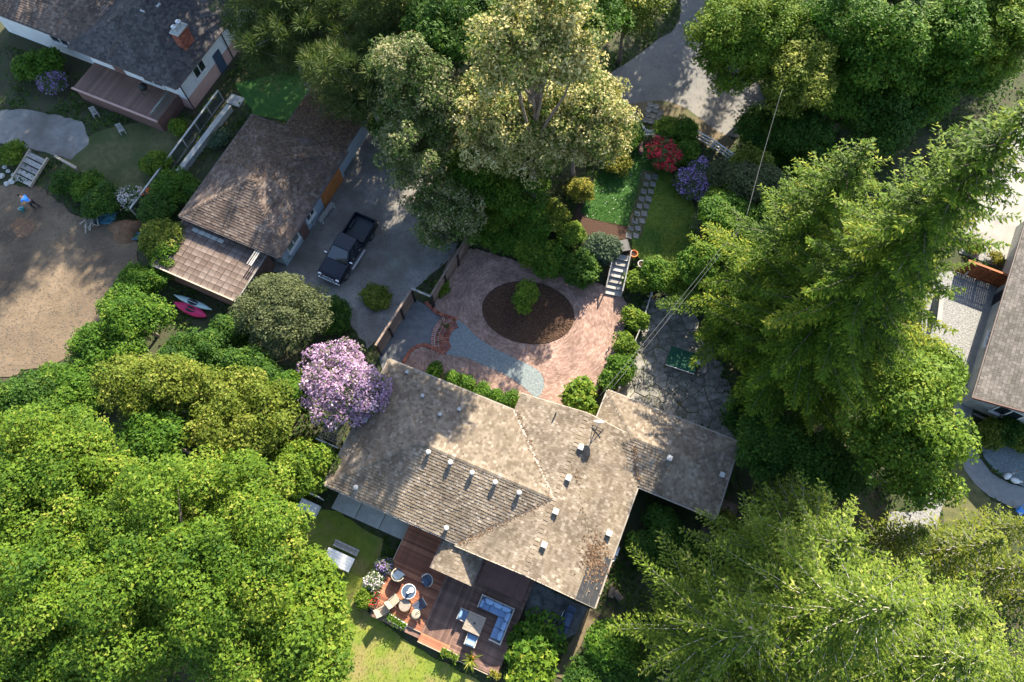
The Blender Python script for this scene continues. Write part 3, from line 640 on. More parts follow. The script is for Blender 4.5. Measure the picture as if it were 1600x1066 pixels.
g1, g2, g3, g4 = (-4.95, 13.3, ZE), (XR, 13.3, ZR), (4.25, 13.3, ZE), (4.25, 2.6, ZE)
g5, g6 = (XR, 2.6, ZR), (-4.95, 2.6, ZE)
for l_, r_, poly in [(SWc, VS, [SWc, VS, XX, AP]), (VN, NWc, [VN, NWc, AP, XX]), (NWc, SWc, [NWc, SWc, AP]),
                     (g4, g3, [g4, g3, g2, g5]), (g1, VN, [g1, VN, XX, g2]), (VS, g6, [VS, g6, g5, XX])]:
    pp = [HH(*p) for p in poly]; slab(base, [Vector(p) - Vector((0, 0, .004)) for p in pp]); slope(sh, HH(*l_), HH(*r_), pp, .19, .2, .04)
for a, b in ((SWc, AP), (NWc, AP)):
    d = (Vector(b) - Vector(a)); d.z = 0; d.normalize(); s = Vector((-d.y, d.x, 0)); caps(cp, HH(*a), HH(*b), s - Vector((0, 0, .23)), -s - Vector((0, 0, .23)), .17, .26, .05)
caps(cp, HH(*AP), HH(*XX), (0, 1, -PT), (0, -1, -PT), .17, .26, .05); caps(cp, HH(*g5), HH(*g2), (1, 0, -PT), (-1, 0, -PT), .17, .26, .04)
roof = base.build('roof', 'roof_under', house); sh.build('shingles', 'shingle_tan', roof, kind='stuff'); cp.build('ridge_cap', 'shingle_tan', roof, kind='stuff')
gutters([(HH(*a), HH(*b)) for a, b in ((SWc, VS), (VN, NWc), (NWc, SWc), (g4, g3))], roof, 'gutter_tan')
for a, b, m_ in ((VN, XX, 'gutter_tan'), (VS, XX, 'roof_under')):
    va, vb = Vector(HH(*a)) + Vector((0, 0, .035)), Vector(HH(*b)) + Vector((0, 0, .03)); MB().bar(va, vb, .14, .03).build('valley_flashing', m_, roof)
for a, b in ((g1, g2), (g2, g3), (g6, g5), (g5, g4)):
    MB().bar(Vector(HH(*a)) - Vector((0, 0, .06)), Vector(HH(*b)) - Vector((0, 0, .06)), .05, .17).build('bargeboard', 'beige_wall', roof)
ext = hip_roof(.3 - HC[0], 9.4 - HC[0], 10.5 - HC[1], 15.76 - HC[1], ZE, PT, 'shingle_tan', house, expo=.19, wid=.2, name='extension_roof', gm='gutter_tan')
porch = gable_roof(-5.8 - HC[0], -3.1 - HC[0], .85 - HC[1], 3.1 - HC[1], 2.35, .36, 'shingle_tan', house, 'y', .19, .2, name='porch_roof')
for X in (-5.6, -3.3): MB().box(HH(X, 1.0, 1.42), (.12, .12, 1.84)).build('porch_post', 'beige_wall', house)
for r in ((-13.6, -.4, 3.4, 11.4), (-4.4, 3.7, 3.2, 12.8), (.9, 8.8, 11.1, 15.2)): walls(r[0] - HC[0], r[1] - HC[0], r[2] - HC[1], r[3] - HC[1], 0, ZE - .05, 'beige_wall', house)
for y in (3.2, 12.8):
    MB().add([HH(-4.4, y, ZE - .05), HH(3.7, y, ZE - .05), HH(XR, y, ZR - .2), HH(-4.4, y + (.1 if y < 5 else -.1), ZE - .05), HH(3.7, y + (.1 if y < 5 else -.1), ZE - .05), HH(XR, y + (.1 if y < 5 else -.1), ZR - .2)], [(0, 1, 2), (5, 4, 3), (0, 2, 5, 3), (1, 4, 5, 2)]).build('gable_wall', 'beige_wall', house)
for X, f_, w in ((-11.5, 'S', 1.8), (-8.0, 'S', 1.8), (1.8, 'S', 2.0), (-1.6, 'S', 1.6)): window(house, HH(X, 3.4 if X < -5 else 3.2, 1.6), w, 1.2, f_)
for X in (-11.5, -7.0): window(house, HH(X, 11.4, 1.6), 1.6, 1.1, 'N')
window(house, HH(8.8, 13, 1.6), 1.2, 1.0, 'E'); door(house, HH(-4.45, 3.2, .5), .95, 2.05, 'S', 'brown_wall'); door(house, HH(-2.5, 12.8, .15), .95, 2.05, 'N', 'brown_wall')
mp = MB(); e = .05
for i in range(6):
    y0 = 2.62 + i * .5
    for j in range(3):
        x1 = 4.24 - j * .42; x0 = x1 - .41; za, zb = ZE + (4.25 - x1) * PT + e, ZE + (4.25 - x0) * PT + e
        if i == 5 and j > 0 or i == 4 and j > 1: continue
        mp.add([HH(x0, y0, zb), HH(x1, y0, za), HH(x1, y0 + .49, za), HH(x0, y0 + .49, zb)], [(0, 1, 2, 3)])
mp.build('dark_roof_patch', 'membrane', roof)
for px, py in ((670, 708), (704, 724), (738, 740), (774, 755), (811, 771), (557, 763), (698, 826)):
    X, Y, z = on_roof(px, py); mb = MB(); mb.lathe([(.11, -.1), (.11, .22), (.16, .22), (.17, .31), (.13, .36), (.03, .38)], HH(X, Y, z), 14); v = mb.build('roof_vent', 'vent_metal', roof, smooth=False)
for px, py, s_ in ((907, 700, .36), (888, 748, .36), (868, 800, .36), (850, 852, .36), (951, 834, .36), (1045, 717, .34), (1127, 743, .32), (571, 657, .34), (661, 620, .22), (688, 649, .22), (718, 641, .22), (637, 583, .22)):
    X, Y, z = on_roof(px, py); mb = MB(); mb.box(HH(X, Y, z + .12), (s_ * .8, s_ * .8, .26)); mb.box(HH(X, Y, z + .27), (s_, s_, .07)); mb.build('box_vent', 'vent_metal', roof, bevel=.015)
X, Y, z = on_roof(868, 648); MB().tube([HH(X, Y, z - .1), HH(X, Y, z + .45)], .05, 8).build('vent_pipe', 'dark_metal', roof)
# litter in the corner by the fir
rngl = np.random.default_rng(5)
def litter(px, py, sx, sy, n, m, zoff=.06):
    pts = []
    for _ in range(n):
        X, Y, z = on_roof(px + rngl.normal(0, sx), py + rngl.normal(0, sy))
        if z > 2: pts.append(HW(X, Y, z + zoff + .0))
    C = np.array([tuple(p) for p in pts]); return C
C = litter(930, 875, 10, 18, 420, None); o = leaf_obj('needle_litter', C, unit(np.array([0, 0, 1.0]) + rdirs(rngl, len(C)) * .5), .2, .09, rngl.random(len(C)), 'brown_litter', None, None, rngl)
tag(o, 'brown needle litter lying on the tan bungalow roof', 'litter', kind='stuff')

vl = []
for (xa, ya), (xb, yb), n_ in (((808, 645), (860, 776), 150), ((716, 850), (858, 784), 150), ((990, 700), (998, 755), 90), ((900, 735), (930, 900), 60)):
    for _ in range(n_):
        t_ = rngl.random() ** 1.5; X, Y, z = on_roof(xa + (xb - xa) * t_ + rngl.normal(0, 2.5), ya + (yb - ya) * t_ + rngl.normal(0, 2.5)); vl.append(tuple(HW(X, Y, z + .06)))
C = np.array(vl); tag(leaf_obj('leaf_litter', C, unit(np.array([0, 0, 1.0]) + rdirs(rngl, len(C)) * .5), .14, .07, rngl.random(len(C)), 'brown_litter', None, None, rngl), 'brown leaf litter gathered in the valleys of the bungalow roof', 'litter', kind='stuff')
# ------------------------------------------------------------------ the workshop with the brown hipped roof
GT = -24.0; GW, GL = frame(GT); GC = (-29.7, 20.6)
def GG(X, Y, z=0.0): return (X - GC[0], Y - GC[1], z)
shop = thing('workshop', 'low workshop with brown hipped roof and an orange garage door, beside the pickup', 'garage', GW(*GC, 0), math.radians(GT))
for c in (((-34, 15.6), (-25.4, 15.6), (-25.4, 25.7), (-34, 25.7)),): PAVED.append([(GW(*q).x, GW(*q).y) for q in c])
hip_roof(-34 - GC[0], -25.4 - GC[0], 15.5 - GC[1], 25.7 - GC[1], 2.8, .4, 'shingle_brown', shop, expo=.2, wid=.28)
gable_roof(-31.2 - GC[0], -25.7 - GC[0], 24.4 - GC[1], 30.3 - GC[1], 2.6, .26, 'shingle_brown', shop, 'y', .2, .28, name='lean_to_roof', gut=False)
walls(-33.4 - GC[0], -26.0 - GC[0], 16.1 - GC[1], 25.1 - GC[1], 0, 2.78, 'blue_wall', shop); walls(-30.8 - GC[0], -26.2 - GC[0], 24.8 - GC[1], 29.9 - GC[1], 0, 2.6, 'blue_wall', shop)
gd = MB().box(GG(-25.96, 23.3, 1.1), (.09, 2.9, 2.2)).build('garage_door', 'orange_wood', shop)
for k in range(4): MB().box(GG(-25.9, 23.3, .32 + k * .53), (.05, 2.8, .46)).build('door_panel', 'orange_wood', gd, bevel=.02)
window(shop, GG(-26.0, 17.6, 1.5), 1.5, 1.2, 'E', 'white_paint', 'pane_green'); window(shop, GG(-26.0, 20.2, 1.5), 1.0, 1.0, 'E', 'white_paint'); door(shop, GG(-26.0, 19.0, 0), .9, 2.0, 'E', 'brown_wall')
# flat terrace roof of worn tiles in front of the workshop
tz = 2.05
tc = [P(x, y, tz) for x, y in ((322, 372), (418, 405), (353, 463), (262, 410))]
tl = [GL(p) for p in tc]; tx0 = -34.0; tx1 = max(a for a, b in tl) - .3; ty1 = 15.75; ty0 = min(b for a, b in tl)
TXm, TYm = (tx0 + tx1) / 2, (ty0 + ty1) / 2
ter = thing('roof_terrace', 'flat terrace of worn brown tiles at the foot of the workshop roof', 'terrace', GW(TXm, TYm, 0), math.radians(GT))
def TT(X, Y, z=0.0): return (X - TXm, Y - TYm, z)
MB().prism([TT(tx0, ty0), TT(tx1, ty0), TT(tx1, ty1), TT(tx0, ty1)], 0.0, tz - .05).build('base', 'brown_wall', ter)
PAVED.append([(GW(*q).x, GW(*q).y) for q in ((tx0, ty0), (tx1, ty0), (tx1, ty1), (tx0, ty1))])
tile = None; nx, ny = int((tx1 - tx0) / .48), int((ty1 - ty0) / .46)
for i in range(nx):
    for j in range(ny):
        mb = MB().box((0, 0, 0), ((tx1 - tx0) / nx - .025, (ty1 - ty0) / ny - .025, .05)); o = mb.build('tile', 'rust_tile', ter)
        o.location = TT(tx0 + (i + .5) * (tx1 - tx0) / nx, ty0 + (j + .5) * (ty1 - ty0) / ny, tz - .025 + RND.uniform(-.012, .012)); o.rotation_euler = (RND.uniform(-.02, .02), RND.uniform(-.02, .02), RND.uniform(-.015, .015))
MB().box(TT((tx0 + tx1) / 2, ty0 - .06, tz - .02), (tx1 - tx0, .1, .14)).build('edge_board', 'pale_wood', ter)
MB().box(TT(tx0 - .06, (ty0 + ty1) / 2, tz - .02), (.1, ty1 - ty0, .14)).build('edge_board', 'fence_wood', ter); MB().box(TT(tx1 + .06, (ty0 + ty1) / 2, tz - .02), (.1, ty1 - ty0, .14)).build('edge_board', 'grey_wood', ter)
for k in range(5): MB().box(TT(tx0 + 1.3 + k * .55, ty1 - .55, tz + .05), (.5, .3, .08), rz=RND.uniform(-.06, .06)).build('loose_slab', 'slab_concrete', ter)
rk = MB()
for q in (-.25, .05, .3): rk.bar(TT(tx1 - .35 + q * .6, ty1 - 1.6, tz + .62), TT(tx1 - .35 + q * .6, ty1 - .1, tz + .62), .1, .05)
for yy in (-1.5, -.2):
    for q in (-.25, .3): rk.bar(TT(tx1 - .35 + q * .6, ty1 + yy, tz), TT(tx1 - .35 + q * .6, ty1 + yy, tz + .6), .05, .05)
rk.build('railing', 'grey_wood', ter)

# ------------------------------------------------------------------ the white house at the top left
WZ = 3.6; se = P(275, 138, WZ); WW, WL = frame(-24.0); sx, sy = WL(se); WC = (sx - 6, sy + 5)
def WH(X, Y, z=0.0): return (sx + X - WC[0], sy + Y - WC[1], z)      # X<0 to the west, Y>0 to the north of the south-east eave corner
wh = thing('white_house', 'white house with shade-toned hipped roof and brick chimney behind a raised brown deck', 'house', WW(*WC, 0), math.radians(-24))
PAVED.append([(WW(sx + a, sy + b).x, WW(sx + a, sy + b).y) for a, b in ((-22, 0), (0, 0), (0, 13), (-22, 13))])
def whr(x0, x1, y0, y1): return sx + x0 - WC[0], sx + x1 - WC[0], sy + y0 - WC[1], sy + y1 - WC[1]
hip_roof(*whr(-10.5, 0, 0, 12.5), WZ, .42, 'shingle_shaded', wh, expo=.2, wid=.28)
hip_roof(*whr(-21, -7.5, .6, 9.5), WZ - .1, .36, 'shingle_brown', wh, expo=.2, wid=.28, name='wing_roof')
a_ = whr(-9.9, -.6, .7, 11.9); walls(*a_, 1.25, WZ - .02, 'white_wall', wh); MB().prism([(a_[0] + .01, a_[2] + .01), (a_[1] + .03, a_[2] + .01), (a_[1] + .03, a_[3]), (a_[0] + .01, a_[3])], 0, 1.26).build('lower_wall', 'pink_wall', wh)
walls(*whr(-20.4, -9.8, 1.3, 8.9), 0, WZ - .12, 'white_wall', wh)
window(wh, WH(-.6, 3.2, 2.3), 1.4, 1.0, 'E'); window(wh, WH(-.6, 8.2, 2.3), 1.2, 1.0, 'E'); window(wh, WH(-3.5, .7, 2.4), 2.0, 1.2, 'S'); window(wh, WH(-13.5, 1.3, 2.0), 2.0, 1.2, 'S'); door(wh, WH(-7.0, .7, 1.3), 1.0, 2.05, 'S', 'brown_wall')
door(wh, WH(-.56, 5.4, 0.02), .9, 2.0, 'E', 'navy')
for y in (.75, 6.8): MB().tube([WH(-.52, y, WZ - .1), WH(-.52, y, .05)], .05, 8).build('downpipe', 'dark_metal', wh)
cx, cy = -1.35, 3.9; ch = MB()
for k in range(14):
    z = WZ - .1 + k * .15; L, W = 1.25, .72; off = .0 if k % 2 else .12
    for j in range(5):
        for s_ in (-1, 1): ch.box(WH(cx + s_ * (W / 2 - .06), cy - L / 2 + .14 + j * .245 - off * .2, z), (.12, .225, .135))
    for j in range(2):
        for s_ in (-1, 1): ch.box(WH(cx - .12 + j * .24, cy + s_ * (L / 2 - .06), z), (.225, .12, .135))
chim = ch.build('chimney', 'red_brick', wh)
MB().box(WH(cx, cy, WZ + .9), (.6, 1.12, 2.05)).build('core', 'sand_joint', chim); MB().box(WH(cx, cy, WZ + 2.0), (.84, 1.36, .12)).build('crown', 'slab_concrete', chim, bevel=.02)
for s_ in (-.3, .3): MB().lathe([(.15, 0), (.15, .32), (.22, .34), (.22, .44), (.05, .5)], WH(cx, cy + s_, WZ + 2.05), 14).build('flue_cap', 'galv', chim)
for px, py in ((247, 10), (226, 18)):
    p = P(px, py, WZ + 1.7); MB().box((WL(p)[0] - WC[0], WL(p)[1] - WC[1], WZ + 1.75), (.42, .42, .3)).build('box_vent', 'galv', wh)
# its raised deck
dz = 1.5; dp = [WL(P(x, y, dz)) for x, y in ((114, 137), (246, 192), (275, 150), (165, 100))]
dx0, dx1 = min(dp[0][0], dp[3][0]), (dp[1][0] + dp[2][0]) / 2; dy0 = (dp[0][1] + dp[1][1]) / 2; dy1 = sy + .7
DXm, DYm = (dx0 + dx1) / 2, (dy0 + dy1) / 2
wd = thing('raised_deck', 'raised brown plank deck with a green railing against the white house', 'deck', WW(DXm, DYm, 0), math.radians(-24))
def DD(X, Y, z=0.0): return (X - DXm, Y - DYm, z)
PAVED.append([(WW(*q).x, WW(*q).y) for q in ((dx0, dy0), (dx1, dy0), (dx1, dy1), (dx0, dy1))])
MB().prism([DD(dx0 + .1, dy0 + .1), DD(dx1 - .1, dy0 + .1), DD(dx1 - .1, dy1 - .05), DD(dx0 + .1, dy1 - .05)], 0, dz - .05).build('skirt', 'brown_wall', wd)
nb_ = int((dy1 - dy0) / .15); bw = (dy1 - dy0) / nb_; bmesh_ = MB().box((0, 0, 0), (dx1 - dx0, bw - .012, .035))
pl = bmesh_.build('plank', 'deck_dark', wd); pl.location = DD((dx0 + dx1) / 2, dy0 + bw / 2, dz - .02)
for k in range(1, nb_): c = link_copy(pl, 'plank', wd, DD((dx0 + dx1) / 2, dy0 + (k + .5) * bw, dz - .02 + RND.uniform(-.004, .004)))
MB().box(DD((dx0 + dx1) / 2, dy0, dz + .02), (dx1 - dx0 + .1, .16, .09)).build('rim_board', 'pink_wall', wd); MB().box(DD(dx1, (dy0 + dy1) / 2, dz - .4), (.08, dy1 - dy0, .9)).build('side_board', 'brown_wall', wd)
rl = MB(); rl.bar(DD(dx1 - .05, dy0, dz + .98), DD(dx1 - .05, dy0 + 2.4, dz + .98), .1, .06)
for k in range(17): rl.bar(DD(dx1 - .05, dy0 + .05 + k * .145, dz), DD(dx1 - .05, dy0 + .05 + k * .145, dz + .96), .035, .035)
rl.build('railing', 'pane_green', wd)
bb = thing('kettle_grill', 'round black kettle grill on the raised brown deck', 'grill', WW(*WL(P(230, 146, dz)), dz), 0)
MB().lathe([(.05, .5), (.3, .62), (.36, .78), (.3, .95), (.12, 1.06), (.03, 1.08)], n=18).build('kettle', 'black_paint', bb, smooth=True)
for k in range(3): MB().tube([(.2 * math.cos(k * 2.1), .2 * math.sin(k * 2.1), .62), (.34 * math.cos(k * 2.1), .34 * math.sin(k * 2.1), 0)], .02, 6).build('leg', 'dark_metal', bb)

# ------------------------------------------------------------------ the house at the right edge
RT = -28.0; RW, RL = frame(RT); rc = RL(P(1521, 622, 2.9)); RC = (rc[0] + 4.5, rc[1] + 8)
rh = thing('grey_roofed_house', 'house with taupe shingle gable roof beside the cedar fence and curved path', 'house', RW(*RC, 0), math.radians(RT))
def RH(X, Y, z=0.0): return (rc[0] + X - RC[0], rc[1] + Y - RC[1], z)
rr = gable_roof(rc[0] - RC[0], rc[0] + 9.6 - RC[0], rc[1] - RC[1], rc[1] + 18 - RC[1], 2.9, .38, 'shingle_grey', rh, 'y', .22, .3)
for q, (a, b) in enumerate((((0, 0, 2.86), (4.8, 0, 2.86 + 4.8 * .38)), ((4.8, 0, 2.86 + 4.8 * .38), (9.6, 0, 2.86)))): MB().bar(RH(*a), RH(*b), .06, .2).build('bargeboard', 'brown_wall', rr)
walls(rc[0] + .7 - RC[0], rc[0] + 8.9 - RC[0], rc[1] + .9 - RC[1], rc[1] + 17.2 - RC[1], 0, 2.9, 'slab_concrete', rh)
MB().add([RH(.7, .9, 2.9), RH(8.9, .9, 2.9), RH(4.8, .9, 2.86 + 4.1 * .38), RH(.7, 1.0, 2.9), RH(8.9, 1.0, 2.9), RH(4.8, 1.0, 2.86 + 4.1 * .38)], [(0, 1, 2), (5, 4, 3), (0, 2, 5, 3), (1, 4, 5, 2)]).build('gable_wall', 'white_wall', rh)
window(rh, RH(3.0, .9, 1.5), 1.6, 1.2, 'S'); window(rh, RH(.7, 6, 1.5), 1.4, 1.1, 'W'); door(rh, RH(.7, 10, 0), .95, 2.0, 'W', 'black_paint')
MB().box(RH(3.4, 6.2, 2.9 + 3.4 * .38 + .12), (1.1, 1.5, .16), ry=-math.atan(.38)).build('skylight', 'glass', rh)
PAVED.append([(RW(rc[0] + a, rc[1] + b).x, RW(rc[0] + a, rc[1] + b).y) for a, b in ((0, 0), (10, 0), (10, 18), (0, 18))])
# ------------------------------------------------------------------ paving pieces
patio_o = bpy.data.objects['brick_patio']; OC = Vector((1.2, 21.35, 0)); OA, OB, OT = 3.45, 2.52, math.radians(-11)
blue_o, BLUE = sheet('blue_stone_strip', [(716, 500), (740, 522), (766, 541), (805, 560), (843, 580), (850, 605), (838, 622), (820, 606), (785, 583), (753, 570), (727, 558), (697, 553), (700, 525)], 0.172, 'blue_gravel', smooth=2, paved=False)
bed = MB(); el = lambda k, n, g=0.0: OC + Vector((math.cos(OT) * (OA + g) * math.cos(6.2832 * k / n) - math.sin(OT) * (OB + g) * math.sin(6.2832 * k / n), math.sin(OT) * (OA + g) * math.cos(6.2832 * k / n) + math.cos(OT) * (OB + g) * math.sin(6.2832 * k / n), 0))
nr, na = 14, 60; vs = []; rngb = np.random.default_rng(3)
for i in range(nr + 1):
    for k in range(na):
        q = OC.lerp(el(k, na), i / nr); vs.append((q.x, q.y, .2 + .12 * (1 - (i / nr) ** 2) + rngb.normal(0, .018) * (i < nr)))
bed.add(vs, [(i * na + k, i * na + (k + 1) % na, (i + 1) * na + (k + 1) % na, (i + 1) * na + k) for i in range(nr) for k in range(na)])
tag(bed.build('mulch_bed', 'mulch', smooth=False), kind='structure')
pav = MB(); BL, BW = .225, .112
g = .02; ring = 0
while g < 16:
    per = 0; N = 240; pts = [el(k, N, g + BW / 2) for k in range(N)]; seg = [(pts[(k + 1) % N] - pts[k]).length for k in range(N)]; per = sum(seg); nbk = int(per / BL); acc = 0; k = 0; pos = (ring % 2) * BL / 2
    for b in range(nbk):
        t = pos + b * per / nbk
        while k < N - 1 and acc + seg[k] < t: acc += seg[k]; k += 1
        c = pts[k].lerp(pts[(k + 1) % N], max(0, min(1, (t - acc) / seg[k])))
        if inside(c.x, c.y, PATIO) and not inside(c.x, c.y, BLUE):
            d = pts[(k + 1) % N] - pts[k]; rz = math.atan2(d.y, d.x); z = .165 + RND.uniform(-.006, .006); ca, sa = math.cos(rz), math.sin(rz); hl, hw = BL / 2 - .006, BW / 2 - .005; r_ = RND.random()
            q = lambda a, b_, zz: (c.x + ca * a - sa * b_, c.y + sa * a + ca * b_, zz)
            pav.add([q(-hl, -hw, z), q(hl, -hw, z), q(hl, hw, z), q(-hl, hw, z)], [(0, 1, 2, 3)], r_)
    g += BW; ring += 1
pb = pav.build('paving_bricks', 'brick', patio_o, kind='stuff')
# kerb of upright bricks round the mulch bed, and along the steps to the court
def brick_row(pts, parent, step=.13, dim=(.1, .22, .2), z=.1, m='red_brick', jit=.05):
    acc = 0; nxt = 0
    for a, b in zip(pts, pts[1:]):
        a = Vector(a); b = Vector(b); L = (b - a).length; rz = math.atan2(b.y - a.y, b.x - a.x)
        while nxt <= acc + L:
            p = a.lerp(b, (nxt - acc) / L); o = MB().box((0, 0, 0), dim).build('brick', m, parent); o.location = (p.x, p.y, z + RND.uniform(-.01, .01)); o.rotation_euler = (0, 0, rz + RND.uniform(-jit, jit)); nxt += step
        acc += L
edge = thing('brick_edging', 'row of upright red bricks edging the patio at the entry court', 'edging', P(662, 541, 0)); 
e0 = Vector(edge.location)
def rel(L): return [Vector((p.x - e0.x, p.y - e0.y, 0)) for p in L]
brick_row(rel(smooth_poly([P(632, 578), P(634, 562), P(645, 547), P(662, 540), P(676, 545), P(688, 554)], 6)[:-6]), edge, .15, (.12, .24, .2), .12)
edge2 = thing('brick_edging', 'row of upright red bricks curving from the gate post to the fan steps', 'edging', P(690, 492, 0)); e0 = Vector(edge2.location)
brick_row(rel(smooth_poly([P(668, 474), P(674, 482), P(684, 490), P(697, 495), P(712, 499)], 6)[:-6]), edge2, .15, (.12, .24, .2), .12)
fan = thing('brick_steps', 'fan-shaped red brick steps between the court and the blue stone strip', 'steps', P(697, 525, 0)); e0 = Vector(fan.location); fc = P(722, 532, 0)
MB().prism([tuple((fc + Vector((r_ * math.cos(t), r_ * 1.05 * math.sin(t), 0)) - e0)[:2]) for r_, ts in ((2.28, np.linspace(math.radians(110), math.radians(224), 20)), (.9, np.linspace(math.radians(224), math.radians(110), 20))) for t in ts], 0, .125).build('mortar_bed', 'slab_concrete', fan)
for i, rr_ in enumerate((1.05, 1.32, 1.6, 1.88, 2.16)):
    c = [fc + Vector((rr_ * math.cos(t), rr_ * 1.05 * math.sin(t), 0)) for t in np.linspace(math.radians(112), math.radians(222), 26)]
    brick_row(rel(c), fan, .15, (.105, .225, .14 + .03 * (4 - i)), (.14 + .03 * (4 - i)) / 2, jit=.06)
# flagstones, stepping stones, path pavers, concrete slabs
def cell_poly(c, others, bound, gap=.05):
    poly = [Vector((p[0], p[1], 0)) for p in bound]
    for o in others:
        m_ = (c + o) / 2; n_ = (o - c).normalized(); m_ = m_ - n_ * gap / 2; out = []
        for i in range(len(poly)):
            a, b = poly[i], poly[(i + 1) % len(poly)]; da, db = (a - m_).dot(n_), (b - m_).dot(n_)
            if da <= 0: out.append(a)
            if da * db < 0: out.append(a.lerp(b, da / (da - db)))
        poly = out
        if len(poly) < 3: return None
    return poly
flag_o = bpy.data.objects['flagstone_patio']; rf = random.Random(11); seeds = []
xs = [p[0] for p in FLAG]; ys = [p[1] for p in FLAG]
for _ in range(4000):
    c = Vector((rf.uniform(min(xs), max(xs)), rf.uniform(min(ys), max(ys)), 0))
    if inside(c.x, c.y, FLAG) and all((c - s).length > .78 for s in seeds): seeds.append(c)
for c in seeds:
    near = sorted((s for s in seeds if s is not c), key=lambda s: (s - c).length)[:10]
    poly = cell_poly(c, near, [(c.x + .75 * math.cos(k * .785), c.y + .75 * math.sin(k * .785)) for k in range(8)], .04)
    if poly: MB().prism([(p.x - c.x + rf.uniform(-.03, .03), p.y - c.y + rf.uniform(-.03, .03)) for p in poly], -.03, .03 + rf.uniform(0, .025)).build('flagstone', 'flagstone', flag_o).location = (c.x, c.y, .035)
lawn_o = bpy.data.objects['shaded_lawn']
path = tag(MB().prism([(p.x, p.y) for p in [P(1003, 265, TER), P(1028, 270, TER), P(1002, 372, TER), P(978, 366, TER)]], TER + .014, TER + .022).build('garden_path', 'verge'), kind='structure')
for k in range(9):
    for s_ in (0, 1):
        p = P(1018 - k * 3.4 - 5.5 + s_ * 11 - (k > 6) * 3, 277 + k * 11.5, TER); w = RND.uniform(.42, .54)
        o = MB().prism([(w / 2 * math.cos(a + .1) * (1.1 if i % 2 else .95) * 1.25, w / 2 * math.sin(a) * 1.25) for i, a in enumerate([.78, 2.36, 3.92, 5.5])], -.03, .03).build('paving_stone', 'paver', path); o.location = (p.x, p.y, TER + .035); o.rotation_euler = (0, 0, -.3 + RND.uniform(-.12, .12))
verge_o = bpy.data.objects['verge']
for x, y in ((1013, 172), (1023, 173), (1031, 177), (1012, 180), (1020, 182), (1028, 184), (1008, 188), (1016, 190), (1023, 191), (1025, 167), (1016, 164)):
    p = P(x, y, TER); o = MB().lathe([(.24, -.03), (.27, 0), (.27, .035), (.23, .05), (.02, .052)], n=14).build('stepping_stone', 'flagstone', verge_o); o.location = (p.x, p.y, TER + .02)
PAVED.append([tuple(HW(*q)[:2]) for q in ((-14.2, 1.6), (-8.4, 1.6), (-8.4, 3.4), (-14.2, 3.4))])
walk = tag(MB().prism([HW(-13.9, 2.0)[:2], HW(-8.55, 2.0)[:2], HW(-8.55, 3.3)[:2], HW(-13.9, 3.3)[:2]], 0, .02).build('slab_walk', 'soil'), kind='structure')
for k in range(3):
    c = HW(-13.0 + k * 1.78, 2.5, .07); o = MB().box((0, 0, 0), (1.74, 1.5, .1)).build('concrete_slab', 'slab_concrete', walk, bevel=.02); o.location = c; o.rotation_euler = (0, 0, math.radians(TH) + RND.uniform(-.012, .012))

# ------------------------------------------------------------------ the timber deck and what stands on it
DKC = (-4.0, -.25)
deck = thing('timber_deck', 'red-brown timber deck between the bungalow and the sunny lawn', 'deck', HW(*DKC, 0), math.radians(TH))
def DK(X, Y, z=0.0): return (X - DKC[0], Y - DKC[1], z)
PAVED.append([(HW(*q).x, HW(*q).y) for q in ((-8.5, -3.3), (.4, -3.3), (.4, 3), (-8.5, 3))])
MB().prism([DK(-8.4, -3.2), DK(.3, -3.2), DK(.3, 3.1), DK(-8.4, 3.1)], 0, .4).build('frame', 'deck_dark', deck)
def boards(x0, x1, y0, y1, z, along, m, w=.145):
    n = int(round(((y1 - y0) if along == 'x' else (x1 - x0)) / w))
    for k in range(n):
        if along == 'x': c = ((x0 + x1) / 2, y0 + (k + .5) * (y1 - y0) / n); d = (x1 - x0 - .012, (y1 - y0) / n - .012, .04)
        else: c = (x0 + (k + .5) * (x1 - x0) / n, (y0 + y1) / 2); d = ((x1 - x0) / n - .012, y1 - y0 - .012, .04)
        o = MB().box((0, 0, 0), d).build('board', m, deck); o.location = DK(c[0], c[1], z - .02 + RND.uniform(-.004, .004))
boards(-8.5, -4.95, -2.8, 2.9, .5, 'x', 'deck_wood'); boards(-4.95, -2.95, -2.8, 2.9, .5, 'y', 'deck_dark'); boards(-2.95, .4, -3.3, 2.9, .5, 'x', 'deck_dark'); boards(-4.95, -2.95, -3.35, -2.8, .5, 'x', 'deck_wood')  # boards nearer the sofa get the shaded tone, outer ones the sunlit tone
MB().box(DK(-1.75, 2.1, .58), (2.4, 1.7, .13)).build('landing', 'brown_wall', deck); MB().box(DK(-.2, 2.1, .55), (.7, 1.7, .1)).build('step', 'brown_wall', deck)
for a, b in (((-8.5, -2.82), (-4.95, -2.82)), ((-4.95, -3.37), (.4, -3.37)), ((-8.52, -2.8), (-8.52, 2.9))): MB().bar(DK(*a, .38), DK(*b, .38), .05, .26).build('fascia', 'pale_wood', deck)
def on_deck(px, py, z=.5): return P(px, py, z)
HR = math.radians(TH)
sf = thing('corner_sofa', 'blue-cushioned corner sofa with pale frame on the timber deck', 'sofa', on_deck(768, 968), HR); sx_, sy_ = 2.25, 2.3
